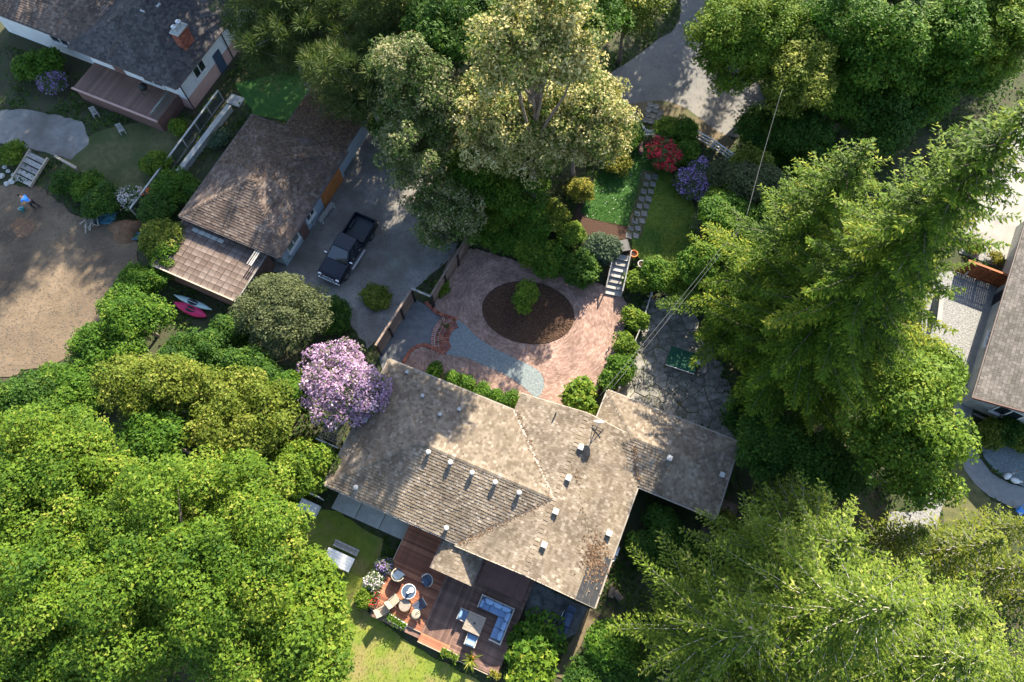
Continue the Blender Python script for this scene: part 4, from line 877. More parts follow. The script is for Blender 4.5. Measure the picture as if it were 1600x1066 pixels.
# local: back along +Y and +X
fr = MB(); fr.box((0, sy_ / 2 - .05, .34), (sx_, .09, .66)); fr.box((sx_ / 2 - .05, 0, .34), (.09, sy_, .66)); fr.box((-sx_ / 2 + .05, sy_ / 2 - .42, .3), (.09, .82, .56)); fr.box((sx_ / 2 - .42, -sy_ / 2 + .05, .3), (.82, .09, .56)); fr.box((0, sy_ / 2 - .42, .16), (sx_ - .1, .76, .2)); fr.box((sx_ / 2 - .42, -.1, .162), (.76, sy_ - .2, .2)); fr.build('frame', 'wicker', sf, bevel=.02)
for k in range(3): MB().box((-sx_ / 2 + .42 + k * .66 - (0 if k < 2 else .05), sy_ / 2 - .46, .37), (.64, .68, .16)).build('seat_cushion', 'cushion', sf, bevel=.04, seg=3)
for k in range(2): MB().box((sx_ / 2 - .46, sy_ / 2 - 1.14 - k * .66, .37), (.68, .64, .16)).build('seat_cushion', 'cushion', sf, bevel=.04, seg=3)
def pillow(parent, c, rz, s=(.6, .3, .46), tilt=.3, m='pillow_blue'):
    mb = MB(); n = 8; vs = []
    for i in range(n + 1):
        for j in range(n + 1):
            u, v = i / n * 2 - 1, j / n * 2 - 1; t = (1 - u ** 4) ** .5 * (1 - v ** 4) ** .5
            vs.append((u * s[0] / 2, t * s[1] / 2, v * s[2] / 2)); 
    m2 = [(x, -y, z) for x, y, z in vs]; q = [(i * (n + 1) + j, i * (n + 1) + j + 1, (i + 1) * (n + 1) + j + 1, (i + 1) * (n + 1) + j) for i in range(n) for j in range(n)]
    mb.add(vs, q); mb.add(m2, [f[::-1] for f in q]); o = mb.build('pillow', m, parent, smooth=True); o.location = c; o.rotation_euler = (tilt, 0, rz); return o
for k in range(3): pillow(sf, (-sx_ / 2 + .62 + k * .58, sy_ / 2 - .24, .62), 0, tilt=-.35)
for k in range(3): pillow(sf, (sx_ / 2 - .24, sy_ / 2 - .62 - k * .58, .62), -math.pi / 2, tilt=-.35)
pillow(sf, (-sx_ / 2 + .25, sy_ / 2 - .5, .6), math.pi / 2, (.5, .2, .4), -.35)
tb = thing('square_table', 'square brown wooden table with a centre hole, inside the corner sofa', 'table', on_deck(742, 974, .5), HR)
for k in range(7): MB().box((0, -.49 + k * .163, .68), (1.14, .155, .045)).build('slat', 'table_wood', tb)
for a in (-1, 1):
    for b in (-1, 1): MB().box((a * .5, b * .5, .33), (.07, .07, .66)).build('leg', 'dark_metal', tb)
MB().lathe([(.06, 0), (.06, .02), (.03, .022)], (0, 0, .705), 12).build('hole_cap', 'black_paint', tb)
def ottoman(label, px, py, back=True, rz=0.0, m='cushion'):
    t = thing('armchair', label, 'chair', on_deck(px, py), HR + rz)
    f_ = MB(); f_.box((0, 0, .17), (.72, .7, .26)); f_.box((0, -.33, .42), (.72, .07, .5)); f_.box((-.33, 0, .33), (.06, .68, .36)); f_.box((.33, 0, .33), (.06, .68, .36)); f_.build('frame', 'wicker', t, bevel=.02)
    MB().box((0, .03, .36), (.58, .58, .16)).build('seat_cushion', 'cushion', t, bevel=.04, seg=3); pillow(t, (0, -.2, .6), 0, (.58, .2, .46), .3); return t
ottoman('blue-cushioned armchair facing the square table from its planter side', 737, 1000, rz=.05); ottoman('blue-cushioned armchair facing the square table from the fire-pit side', 726, 962, rz=-math.pi / 2)
def deck_chair(label, px, py, rz, seat='navy', frame_='wicker'):
    t = thing('tub_chair', label, 'chair', on_deck(px, py), rz)
    vs = []; n = 12
    for i in range(n + 1):
        a = math.radians(-20 + 220 * i / n); r0 = .34
        for z, r in ((.1, r0 * .9), (.38, r0), (.75 if 30 < math.degrees(a) < 150 else .58, r0 * 1.1)): vs.append((r * math.cos(a), r * math.sin(a), z))
    mb = MB(); mb.add(vs, [(i * 3 + j, i * 3 + j + 1, (i + 1) * 3 + j + 1, (i + 1) * 3 + j) for i in range(n) for j in range(2)]); o = mb.build('shell', frame_, t, smooth=True); md = o.modifiers.new('thick', 'SOLIDIFY'); md.thickness = .06
    MB().box((0, -.02, .38), (.56, .56, .13)).build('seat_cushion', seat, t, bevel=.04, seg=3)
    pillow(t, (0, .24, .58), 0, (.5, .14, .38), -.25, seat)
    for a in (-1, 1):
        for b in (-1, 1): MB().tube([(a * .22, b * .22, .3), (a * .27, b * .27, 0)], .022, 6).build('leg', 'pale_wood', t)
deck_chair('navy tub chair with a sunlit pale rim, by the purple flowers', 624, 899, 2.3, 'navy', 'sling'); deck_chair('navy tub chair between the round table and the porch roof', 668, 908, -.9, 'navy', 'wicker')
rt = thing('round_table', 'round glass-topped table holding white dishes, between the tub chairs', 'table', on_deck(641, 925)); MB().lathe([(.42, .68), (.46, .69), (.46, .72), (.44, .725)], n=28).build('rim', 'white_metal', rt)
MB().lathe([(.42, .70), (.42, .728), (.01, .73)], n=28).build('glass_top', 'navy', rt); MB().lathe([(.3, 0), (.3, .03), (.05, .06), (.05, .66), (.2, .7)], n=16).build('pedestal', 'dark_metal', rt)
ds = thing('dish', 'white serving dish on the round glass-topped table', 'dish', on_deck(643, 922, 1.23)); MB().lathe([(.05, 0), (.16, .04), (.17, .05), (.05, .02)], n=18).build('bowl', 'white_paint', ds)
ds = thing('jug', 'small white jug on the round glass-topped table', 'jug', on_deck(638, 926, 1.23)); MB().lathe([(.06, 0), (.09, .1), (.06, .2), (.07, .24)], n=14).build('body', 'white_paint', ds); MB().tube([(.07, 0, .06), (.14, 0, .1), (.14, 0, .17), (.06, 0, .2)], .014, 6).build('handle', 'white_paint', ds)
def sling_chair(label, px, py, rz, m='sling', cat='chair'):
    t = thing('sling_chair', label, cat, on_deck(px, py), rz)
    for k in range(6): MB().box((-.225 + k * .09, 0, .42), (.078, .56, .025)).build('seat_slat', m, t)
    for k in range(6): MB().box((-.225 + k * .09, .42, .62), (.078, .03, .56), rx=-.5).build('back_slat', m, t)
    for s_ in (-1, 1):
        MB().tube([(s_ * .3, -.28, 0), (s_ * .3, -.26, .6), (s_ * .3, .3, .62), (s_ * .3, .38, .45)], .02, 6).build('arm', 'dark_metal', t); MB().tube([(s_ * .28, .26, .42), (s_ * .3, .4, 0)], .02, 6).build('leg', 'dark_metal', t); MB().tube([(s_ * .28, .3, .42), (s_ * .28, .6, .88)], .02, 6).build('back_rail', 'dark_metal', t)
sling_chair('slatted sling chair standing by the white-railed planter', 602, 953, 2.1); sling_chair('slatted sling chair pulled up to the brown barrel table', 618, 938, 2.3)
br = thing('barrel_table', 'low brown drum table on the sunlit corner of the deck', 'table', on_deck(634, 946)); MB().lathe([(.36, 0), (.4, .1), (.42, .24), (.4, .38), (.36, .46), (.3, .47)], n=20).build('drum', 'orange_wood', br, smooth=False); MB().lathe([(.37, 0), (.37, .03), (.34, .035)], (0, 0, .47), 20).build('top', 'table_wood', br)
sling_chair('dark shaded sling chair next to the round tan stool', 654, 948, -1.0, 'navy')
st = thing('stool', 'round tan cushioned stool beside the dark sling chair', 'stool', on_deck(651, 960)); MB().lathe([(.25, .38), (.29, .4), (.29, .47), (.24, .5), (.05, .505)], n=20).build('seat', 'sling', st, smooth=True)
for k in range(4): MB().tube([(.17 * math.cos(k * 1.57), .17 * math.sin(k * 1.57), .4), (.23 * math.cos(k * 1.57), .23 * math.sin(k * 1.57), 0)], .02, 6).build('leg', 'pale_wood', st)
def planter(label, a, b, z, m='white_paint', plants='leaf_mid', seed=3, w=.34, h=.4, zb=0.0):
    a = P(*a, z); b = P(*b, z); c = (a + b) / 2; L = (b - a).length; t = thing('planter_box', label, 'planter', (c.x, c.y, zb), math.atan2(b.y - a.y, b.x - a.x))
    for s_ in (-1, 1): MB().box((0, s_ * w / 2, z - zb + h / 2 - h), (L, .04, h)).build('side_board', m, t); MB().box((s_ * (L / 2 - .02), 0, z - zb - h / 2), (.04, w - .05, h)).build('end_board', m, t)
    MB().box((0, 0, z - zb - h / 2 - .03), (L - .09, w - .05, h - .08)).build('soil', 'mulch', t)
    for s_ in (-1, 1): 
        if z - h > zb + .1: MB().box((s_ * (L / 2 - .1), 0, (z - h - zb) / 2), (.08, .2, z - h - zb)).build('leg', m, t)
    rng = np.random.default_rng(seed); n = int(L * 260); C = np.stack([rng.uniform(-L / 2, L / 2, n), rng.normal(0, w * .35, n), z - zb + rng.random(n) * .28], 1)
    o = leaf_obj('plants', C, unit(np.array([0, 0, .8]) + rdirs(rng, n) * .8), .12, .08, rng.random(n), plants, t, None, rng); o['kind'] = 'stuff'
planter('white-edged planter trough on the rim of the sunlit deck corner', (604, 962), (634, 980), .75, 'white_paint', 'leaf_mid', 4); planter('planter trough of leafy plants beside the spiky plant', (690, 1016), (716, 1030), .7, 'pale_wood', 'leaf_bright', 5); planter('pale planter box of bright flowers near the deck steps', (765, 1050), (782, 1058), .6, 'pale_wood', 'leaf_yellow', 6)
planter('low trough of red and white flowers at the deck corner', (580, 948), (592, 925), .75, 'pale_wood', 'blossom_red', 7)
MB_ = thing('garden_bench_table', 'white-topped garden table at the edge of the lawn by the maple', 'table', P(533, 876, 0), HR)
for k in range(5): MB().box((0, -.36 + k * .18, .72), (1.9, .17, .04)).build('plank', 'white_paint', MB_)
for s_ in (-1, 1): MB().box((s_ * .7, 0, .35), (.08, .7, .7)).build('trestle', 'pale_wood', MB_)
bn = thing('bench', 'dark slatted bench on the shaded grass behind the white table', 'bench', P(543, 857, 0), HR)
for k in range(3): MB().box((0, -.15 + k * .15, .44), (1.75, .13, .04)).build('slat', 'grey_wood', bn)
for s_ in (-1, 1): MB().box((s_ * .7, 0, .21), (.07, .4, .42)).build('leg', 'dark_metal', bn)
gr = thing('covered_grill', 'gas grill under a blue-black cover on the dark concrete pad', 'grill', P(886, 968, .05), math.radians(66))
cv = MB(); prof = [(-.3, .2), (-.3, .85), (-.2, 1.08), (.1, 1.14), (.3, .92), (.3, .2)]; n = len(prof)
cv.add([(-.42, y, z) for y, z in prof] + [(.42, y, z) for y, z in prof], [tuple(range(n)), tuple(range(2 * n - 1, n - 1, -1))] + [(i, n + i, n + (i + 1) % n, (i + 1) % n) for i in range(n)]); cv.build('cover', 'bbq_cover', gr, bevel=.04)
for s_ in (-1, 1): MB().box((s_ * .64, 0, .78), (.42, .52, .09)).build('side_shelf', 'bbq_cover', gr, bevel=.02); MB().box((s_ * .38, 0, .12), (.06, .5, .2)).build('leg', 'dark_metal', gr)
MB().tube([(-.4, .36, .92), (-.3, .44, .95), (.3, .44, .95), (.4, .36, .92)], .022, 8).build('handle', 'chrome', gr)
for q, (x, y, z, m_) in enumerate(((957, 862, .05, 'bbq_cover'), (954, 873, .05, 'white_metal'))):
    b_ = thing('bin' if q == 0 else 'canister', ['blue-grey lidded bin against the bungalow\'s fir side', 'white-topped canister next to the lidded bin'][q], ['bin', 'canister'][q], P(x, y, z), HR)
    if q == 0: MB().box((0, 0, .5), (.5, .55, 1.0)).build('body', 'navy', b_, bevel=.03); MB().box((0, 0, 1.03), (.56, .62, .08)).build('lid', 'bbq_cover', b_, bevel=.03)
    else: MB().lathe([(.24, 0), (.26, .05), (.26, .75), (.2, .85), (.1, .87)], n=18).build('body', 'navy', b_); MB().lathe([(.24, 0), (.24, .05), (.05, .08)], (0, 0, .8), 18).build('lid', 'white_metal', b_)

# ------------------------------------------------------------------ antenna, pole and cables
ax_, ay_, az_ = on_roof(931, 672); an = thing('roof_antenna', 'small tripod antenna with pale dish on the bungalow roof ridge', 'antenna', HW(ax_, ay_, az_), HR)
for k in range(3): MB().tube([(.5 * math.cos(k * 2.09 + .5), .5 * math.sin(k * 2.09 + .5), -.12), (0, 0, .75)], .025, 6).build('leg', 'dark_metal', an)
MB().tube([(0, 0, .1), (0, 0, 1.5)], .03, 8).build('mast', 'galv', an); dish = MB(); dish.lathe([(.02, 0), (.2, .03), (.32, .1), (.33, .12), (.2, .05), (.01, .025)], n=20); d_ = dish.build('dish', 'white_metal', an, smooth=True); d_.location = (0, .1, 1.35); d_.rotation_euler = (-1.1, 0, .3)
MB().tube([(0, .1, 1.36), (.05, .5, 1.45)], .015, 6).build('feed_arm', 'galv', an); MB().bar((-.45, 0, .12), (.45, 0, .12), .05, .05).build('crossbar', 'dark_metal', an)
pt = P(1166, 342, 8.5); up_ = thing('utility_pole', 'slim timber pole carrying the service cables among the garden shrubs', 'pole', (pt.x, pt.y, gz(pt.x, pt.y))); hz = 8.5 - gz(pt.x, pt.y)
MB().tube([(0, 0, -.3), (0, 0, hz * .5), (0, 0, hz)], [.12, .1, .08], 10).build('post', 'bark', up_); MB().bar((-.5, .2, hz - .35), (.5, -.2, hz - .35), .09, .11).build('crossarm', 'bark', up_)
for s_ in (-.4, .4): MB().lathe([(.03, 0), (.06, .06), (.06, .14), (.02, .16)], (s_, -s_ * .4, hz - .3), 10).build('insulator', 'bark', up_)
def cable(label, a, b, sag, r, group=None):
    pts = [a.lerp(b, t / 16) - Vector((0, 0, sag * 4 * (t / 16) * (1 - t / 16))) for t in range(17)]; o = MB().tube([p - a for p in pts], r, 5).build('cable', 'cable_grey', None, smooth=True); o.location = a; return tag(o, label, 'cable', group)
top = Vector((pt.x, pt.y, 8.2)); ha = P(944, 616, 3.4)
for k, off in enumerate((-.12, .12)): cable('grey service cable hanging from the pole to the bungalow extension', top + Vector((off, 0, 0)), ha + Vector((off * 2.5, off, 0)), .5, .016, 'service cables')
cable('grey overhead line running from the pole towards the lane trees', top + Vector((0, 0, .2)), P(1222, 140, 10.5), .3, .013)

# ------------------------------------------------------------------ fences, gates, stairs
def plank_fence(label, a, b, h, m, post_m, n_posts, post_side=1, w=.15, zb=0.0, cap=None, name='fence', gap=.01, horizontal=False):
    a = Vector((a[0], a[1], 0)); b = Vector((b[0], b[1], 0)); d = b - a; L = d.length; t = thing(name, label, 'fence', (a.x, a.y, zb), math.atan2(d.y, d.x)); 
    if horizontal:
        n = int(h / w)
        for k in range(n): MB().box((L / 2, 0, .05 + (k + .5) * (h - .08) / n), (L, .025, (h - .08) / n - gap)).build('board', m, t)
    else:
        n = int(L / w)
        for k in range(n): MB().box(((k + .5) * L / n, 0, h / 2 + RND.uniform(-.01, .01)), (L / n - gap, .025, h - .06)).build('board', m, t)
        for z in (.35, h - .35): MB().box((L / 2, post_side * .04, z), (L, .05, .09)).build('rail', m, t)
    for k in range(n_posts): MB().box((.05 + k * (L - .1) / (n_posts - 1), post_side * .085, h / 2 - .02), (.11, .11, h)).build('post', post_m, t)
    MB().box((L / 2, 0, h - .01), (L, .16, .045)).build('cap_rail', cap or m, t); return t
plank_fence('brown plank fence with black posts between the driveway and entry court', P(594, 555), P(648, 470), 1.95, 'fence_wood', 'black_paint', 4, -1, w=.2, horizontal=True, cap='fence_wood')
plank_fence('brown plank fence running from the gate frame up to the cream-flowered tree', P(677, 480), P(735, 385), 1.95, 'fence_wood', 'black_paint', 4, -1, w=.2, horizontal=True, cap='fence_wood')
gf = thing('gate_frame', 'open gate frame of two black posts and a grey beam at the court', 'gate', (P(648, 470) + P(677, 482)) / 2); ga_, gb_ = P(648, 470) - Vector(gf.location), P(677, 482) - Vector(gf.location)
for q in (ga_, gb_): MB().box((q.x, q.y, 1.02), (.12, .12, 2.05), rz=-.4).build('post', 'black_paint', gf)
MB().bar(ga_ + Vector((0, 0, 2.1)), gb_ + Vector((0, 0, 2.1)), .14, .12).build('beam', 'grey_wood', gf)
f0, f1 = P(1492, 424), P(1592, 462)
plank_fence('red-brown cedar fence between the concrete drive and the gravel yard', f0, f1, 1.75, 'cedar_fence', 'cedar_fence', 4, -1, w=.15, cap='cedar_fence')
tp_ = thing('timber_offcut', 'pale timber offcut leaning by the cedar fence', 'timber', P(1502, 436)); MB().bar((0, 0, .05), (.5, .6, .9), .12, .06).build('beam', 'pale_wood', tp_)
lb_ = thing('long_board', 'long pale board lying below the cedar fence', 'board', P(1562, 448), -.35); MB().box((0, 0, .06), (1.3, .16, .08)).build('plank', 'pale_wood', lb_)
rw = thing('garden_wall', 'short grey rendered wall beside the gravel yard', 'wall', P(1458, 485), 1.25); MB().box((0, 0, .5), (2.6, .22, 1.0)).build('body', 'path_concrete', rw); MB().box((0, 0, 1.03), (2.7, .32, .07)).build('coping', 'concrete', rw)
# wooden stairs from the patio to the garden terrace
s0, s1 = P(957, 462, .15), P(971, 398, TER); sv = s1 - s0; sv.z = 0; sl = sv.length; stt = thing('garden_stairs', 'grey timber stairs with railings climbing from the patio to the lawn', 'stairs', (s0.x, s0.y, .15), math.atan2(sv.y, sv.x))
for k in range(7): MB().box((sl * (k + .5) / 7, 0, (k + 1) * (TER - .15) / 7 - .03), (sl / 7 + .03, 1.1, .06)).build('tread', 'grey_wood', stt)
for s_ in (-1, 1):
    MB().bar((0, s_ * .6, .02), (sl, s_ * .6, TER - .15), .06, .26).build('stringer', 'grey_wood', stt); MB().bar((.05, s_ * .62, 1.0), (sl, s_ * .62, TER + .8), .09, .07).build('handrail', 'grey_wood', stt)
    for q in (.05, .5, .97): MB().box((sl * q, s_ * .62, (TER - .15) * q + .47), (.09, .09, .98)).build('newel', 'grey_wood', stt)
bx_ = thing('dark_box', 'dark storage chest at the head of the garden stairs', 'chest', P(975, 388, TER), .2); MB().box((0, 0, .2), (.6, .9, .4)).build('body', 'black_paint', bx_, bevel=.02); MB().box((0, 0, .43), (.66, .96, .06)).build('lid', 'dark_metal', bx_, bevel=.01)
for x, y, m_, l_ in ((989, 401, 'terracotta', 'orange clay pot beside the head of the garden stairs'), (1001, 417, 'stone', 'pale stone urn on the lawn edge near the garden stairs')):
    p = thing('plant_pot', l_, 'pot', P(x, y, TER)); MB().lathe([(.16, 0), (.26, .4), (.3, .42), (.3, .5), (.25, .5), (.22, .4)], n=18).build('pot', m_, p); MB().lathe([(.23, .4), (.01, .42)], n=14).build('soil', 'mulch', p)
# post and rail fence between the brick and the flagstone patios
def rail_fence(label, pts, zs, h, rails, m, name='rail_fence', r=.05, gap=.35):
    a = Vector(pts[0]); t = thing(name, label, 'fence', a)
    for p in pts: p = Vector(p) - a; MB().box((p.x, p.y, p.z + h / 2), (.12, .12, h)).build('post', m, t)
    for p, q in zip(pts, pts[1:]):
        for k in range(rails): MB().bar(Vector(p) - a + Vector((0, 0, h - .05 - k * gap)), Vector(q) - a + Vector((0, 0, h - .05 - k * gap)), r * 1.6, r * 1.6).build('rail', m, t)
    return t
rail_fence('weathered post and rail fence along the shrubs of the flagstone patio', [P(1015, 466), P(999, 516), P(981, 560), P(965, 612)], 0, 1.0, 2, 'grey_wood')
rail_fence('low grey rail beside the flagstone patio ending at the extension', [P(1062, 470), P(1040, 505)], 0, .9, 1, 'grey_wood')
rail_fence('white three-rail fence between the lane and the purple shrubs', [P(1081, 215, TER), P(1112, 232, TER), P(1140, 252, TER)], TER, 1.0, 3, 'white_paint')
rail_fence('white rail fence between the cream-flowered tree and the garden gate', [P(950, 196, TER), P(992, 194, TER), P(1003, 210, TER)], TER, .95, 1, 'white_paint')
gate = thing('picket_gate', 'white picket gate with curved top below the round stepping stones', 'gate', P(1003, 213, TER), 0); gv = P(1028, 213, TER) - P(1003, 213, TER)
for k in range(10): q = k / 9; MB().box((gv.x * q, gv.y * q, .5 - .12 * math.sin(math.pi * q)), (.07, .03, 1.0 - .24 * math.sin(math.pi * q))).build('picket', 'white_paint', gate)
for z in (.25, .65): MB().bar((0, -.03, z), (gv.x, gv.y - .03, z), .04, .07).build('rail', 'white_paint', gate)
for q in (-.06, 1.06): MB().box((gv.x * q, 0, .58), (.12, .12, 1.16)).build('post', 'white_paint', gate)
gt_ = thing('garden_trough', 'pair of dark timber planters framing the picket gate path', 'planter', P(1016, 226, TER))
for s_ in (-1, 1): MB().box((s_ * .85, -.3, .22), (.3, 1.5, .44)).build('box', 'brown_wall', gt_, bevel=.02)
gb2 = thing('green_table', 'dark green table top with white edge on the flagstone patio', 'table', P(1063, 568, 0), math.radians(-20)); MB().box((0, 0, .74), (2.1, 1.5, .04)).build('top', 'green_felt', gb2); MB().box((0, -.76, .73), (2.1, .03, .07)).build('edge', 'white_paint', gb2); MB().box((0, .76, .73), (2.1, .03, .07)).build('edge', 'green_felt', gb2)
for a in (-1, 1):
    for b in (-1, 1): MB().box((a * .9, b * .6, .36), (.07, .07, .72)).build('leg', 'dark_metal', gb2)
bk = thing('dark_barrel', 'dark barrel with white round lid beside the green table', 'barrel', P(1086, 572, 0)); MB().lathe([(.26, 0), (.3, .1), (.32, .4), (.3, .75), (.26, .8)], n=18).build('body', 'black_paint', bk); MB().lathe([(.2, 0), (.22, .03), (.1, .06), (.02, .07)], (0, 0, .8), 18).build('lid', 'white_metal', bk)
ar = thing('lattice_arbour', 'white lattice arbour panel under the pink blossom tree by the bungalow', 'trellis', P(533, 684, 0), HR)
for k in range(9): MB().box((-.72 + k * .18, 0, 2.0), (.035, 1.5, .03)).build('lath', 'pale_wood', ar)
for k in range(9): MB().box((0, -.72 + k * .18, 2.03), (1.5, .035, .03)).build('lath', 'pale_wood', ar)
for a in (-1, 1):
    for b in (-1, 1): MB().box((a * .75, b * .75, 1.0), (.08, .08, 2.0)).build('post', 'pale_wood', ar)
MB().bar((-.9, -.95, 1.9), (.8, -.95, 1.9), .08, .08).build('beam', 'white_paint', ar)
ar2 = thing('lattice_screen', 'small white lattice screen at the corner of the bungalow walk', 'trellis', P(497, 778, 0), HR)
for k in range(7): MB().box((-.45 + k * .15, 0, .9), (.03, .03, 1.8)).build('lath', 'white_paint', ar2)
for k in range(9): MB().box((0, .03, .2 + k * .2), (.95, .03, .03)).build('lath', 'white_paint', ar2)
MB().box((-.1, -.8, .45), (1.2, .7, .9)).build('cabinet', 'white_paint', ar2)

# ------------------------------------------------------------------ the pickup truck
pf, pr = P(512, 436, .9), P(573, 338, 1.1); hd = pf - pr; tk = thing('pickup_truck', 'black crew-cab pickup truck parked on the gravel driveway', 'truck', ((pf.x + pr.x) / 2, (pf.y + pr.y) / 2, .02), math.atan2(hd.y, hd.x))
W = .97
def prof_body(name, prof, hw, m, par, bev=.07):
    n = len(prof); mb = MB(); mb.add([(x, -hw, z) for x, z in prof] + [(x, hw, z) for x, z in prof], [tuple(range(n)), tuple(range(2 * n - 1, n - 1, -1))] + [(i, n + i, n + (i + 1) % n, (i + 1) % n) for i in range(n)]); return mb.build(name, m, par, bevel=bev, seg=3)
body = prof_body('body', [(-.72, .5), (-.72, 1.2), (1.25, 1.2), (1.55, 1.2), (2.55, 1.1), (2.8, 1.0), (2.88, .6), (2.8, .45), (2.3, .45), (1.3, .45)], W, 'truck_paint', tk, .09)
hood = MB(); hood.add([(1.5, -.8, 1.215), (1.5, .8, 1.215), (2.6, .72, 1.115), (2.6, -.72, 1.115), (1.5, -.4, 1.25), (1.5, .4, 1.25), (2.6, .34, 1.145), (2.6, -.34, 1.145)], [(0, 3, 7, 4), (4, 7, 6, 5), (5, 6, 2, 1)]); hood.build('hood', 'truck_paint', tk, smooth=True)
cab = MB(); zb, zt = 1.18, 1.9
b4 = [(1.5, -.93), (1.5, .93), (-.7, .93), (-.7, -.93)]; t4 = [(.62, -.72), (.62, .72), (-.6, .72), (-.6, -.72)]
cab.add([(x, y, zb) for x, y in b4] + [(x, y, zt) for x, y in t4], [(0, 1, 2, 3), (7, 6, 5, 4), (0, 4, 5, 1), (1, 5, 6, 2), (2, 6, 7, 3), (3, 7, 4, 0)]); cab_o = cab.build('cab', 'truck_paint', tk, bevel=.07, seg=3)
def panel(name, a, b, c, d, m, par, ins=.1, off=.012):
    q = [Vector(p) for p in (a, b, c, d)]; ce = sum(q, Vector()) / 4; nn = (q[1] - q[0]).cross(q[2] - q[0]).normalized(); 
    if nn.dot(ce - Vector((.2, 0, 1.4))) < 0: nn.negate()
    MB().add([p.lerp(ce, ins) + nn * off for p in q], [(0, 1, 2, 3)]).build(name, m, par)
B = [Vector((x, y, zb + .04)) for x, y in b4]; T = [Vector((x, y, zt)) for x, y in t4]
panel('windshield', B[0], B[1], T[1], T[0], 'glass', cab_o, .1); panel('rear_window', B[2], B[3], T[3], T[2], 'glass', cab_o, .16)
for i0, i1 in ((1, 2), (3, 0)):
    for u, v in ((.12, .48), (.52, .88)): panel('side_window', B[i0].lerp(B[i1], u), B[i0].lerp(B[i1], v), T[i0].lerp(T[i1], v), T[i0].lerp(T[i1], u), 'glass', cab_o, .14)
for s_ in (-1, 1): MB().box((-1.79, s_ * .92, .88), (2.14, .1, .76)).build('bed_side', 'truck_paint', tk, bevel=.03)
MB().box((-2.84, 0, .9), (.09, 1.86, .72)).build('tailgate', 'truck_paint', tk, bevel=.03); MB().box((-1.78, 0, .68), (2.06, 1.74, .08)).build('bed_floor', 'truck_bed', tk); MB().box((-.78, 0, .92), (.07, 1.74, .6)).build('bed_front', 'truck_paint', tk)
for s_ in (-1, 1): MB().box((-1.95, s_ * .78, .82), (.85, .2, .22)).build('wheel_arch', 'truck_bed', tk, bevel=.03)
MB().box((2.9, 0, .52), (.16, 1.86, .22)).build('front_bumper', 'chrome', tk, bevel=.04); MB().box((2.86, 0, .85), (.06, 1.0, .3)).build('grille', 'chrome', tk, bevel=.03); MB().box((-2.96, 0, .55), (.16, 1.8, .18)).build('rear_bumper', 'chrome', tk, bevel=.03)
for s_ in (-1, 1):
    MB().box((2.76, s_ * .76, .93), (.2, .3, .17)).build('headlight', 'lamp_glass', tk, bevel=.04); MB().box((-2.87, s_ * .88, .98), (.08, .12, .36)).build('tail_light', 'red_brick', tk, bevel=.02)
    MB().box((1.2, s_ * 1.1, 1.28), (.14, .26, .2)).build('mirror', 'chrome', tk, bevel=.04); MB().box((.35, s_ * 1.04, .42), (1.9, .16, .06)).build('running_board', 'galv', tk, bevel=.02)
    for k in (.72, -.15): MB().box((k, s_ * .985, 1.06), (.2, .03, .04)).build('door_handle', 'chrome', tk)
    for x in (1.95, -1.85):
        wv = MB(); wv.tube([(x, s_ * .72, .4), (x, s_ * .98, .4)], .4, 22); tyre = wv.build('wheel', 'rubber', tk, bevel=.03); MB().tube([(x, s_ * .75, .4), (x, s_ * .995, .4)], .24, 14).build('rim', 'chrome', tyre)

# ------------------------------------------------------------------ beside the workshop
bs = thing('slatted_bench', 'dark narrow bench standing along the workshop wall', 'bench', P(512, 336, 0), math.radians(62))
for k in range(3): MB().box((0, -.14 + k * .14, .45), (1.9, .12, .04)).build('slat', 'grey_wood', bs)
for s_ in (-1, 1): MB().box((s_ * .8, 0, .21), (.07, .38, .42)).build('leg', 'white_metal', bs)
for x, y, l_ in ((488, 338, 'flower pot with yellow blooms by the workshop window'), (482, 352, 'flower pot with yellow blooms by the workshop door'), (447, 408, 'tall pot with orange grass at the workshop corner')):
    p = thing('flower_pot', l_, 'pot', P(x, y, 0)); MB().lathe([(.14, 0), (.22, .38), (.25, .42), (.2, .42)], n=16).build('pot', 'terracotta' if x < 450 else 'black_paint', p); rng = np.random.default_rng(x); C = rng.normal(0, 1, (130, 3)) * np.array([.2, .2, .16]) + np.array([0, 0, .65]); o = leaf_obj('plant', C, unit(rdirs(rng, 130) + np.array([0, 0, .7])), .14, .1, rng.random(130), 'leaf_yellow' if x < 486 else 'leaf_olive', p, None, rng); o['kind'] = 'stuff'
def kayak(label, px, py, L, w, m, rz, z=.0, lean=0.0):
    t = thing('kayak', label, 'kayak', P(px, py, z), rz); n = 14; vs = []
    for i in range(n + 1):
        u = i / n * 2 - 1; ww = w / 2 * (1 - abs(u) ** 2.4) + .01
        for k in range(8): a = k * math.pi / 4; vs.append((u * L / 2, ww * math.cos(a), .2 + .16 * math.sin(a) * (1 - .5 * abs(u) ** 3) + .1 * u * u))
    mb = MB(); mb.add(vs, [(i * 8 + k, i * 8 + (k + 1) % 8, (i + 1) * 8 + (k + 1) % 8, (i + 1) * 8 + k) for i in range(n) for k in range(8)] + [tuple(range(8))[::-1], tuple(n * 8 + k for k in range(8))]); h = mb.build('hull', m, t, smooth=True)
    ck = [(.42 * math.cos(a) , .2 * math.sin(a), .355) for a in np.linspace(0, 2 * math.pi, 16, endpoint=False)]; MB().add(ck, [tuple(range(16))]).build('cockpit', 'black_paint', t)
    MB().tube(ck + [ck[0]], .02, 5).build('coaming', 'dark_metal', t); t.rotation_euler = (lean, 0, rz)
kayak('bright pink kayak lying in the shrubs below the terrace', 300, 486, 2.9, .8, 'pink_hull', math.radians(-24)); kayak('pale teal kayak next to the pink one', 304, 475, 3.3, .5, 'teal_hull', math.radians(-22), .05)

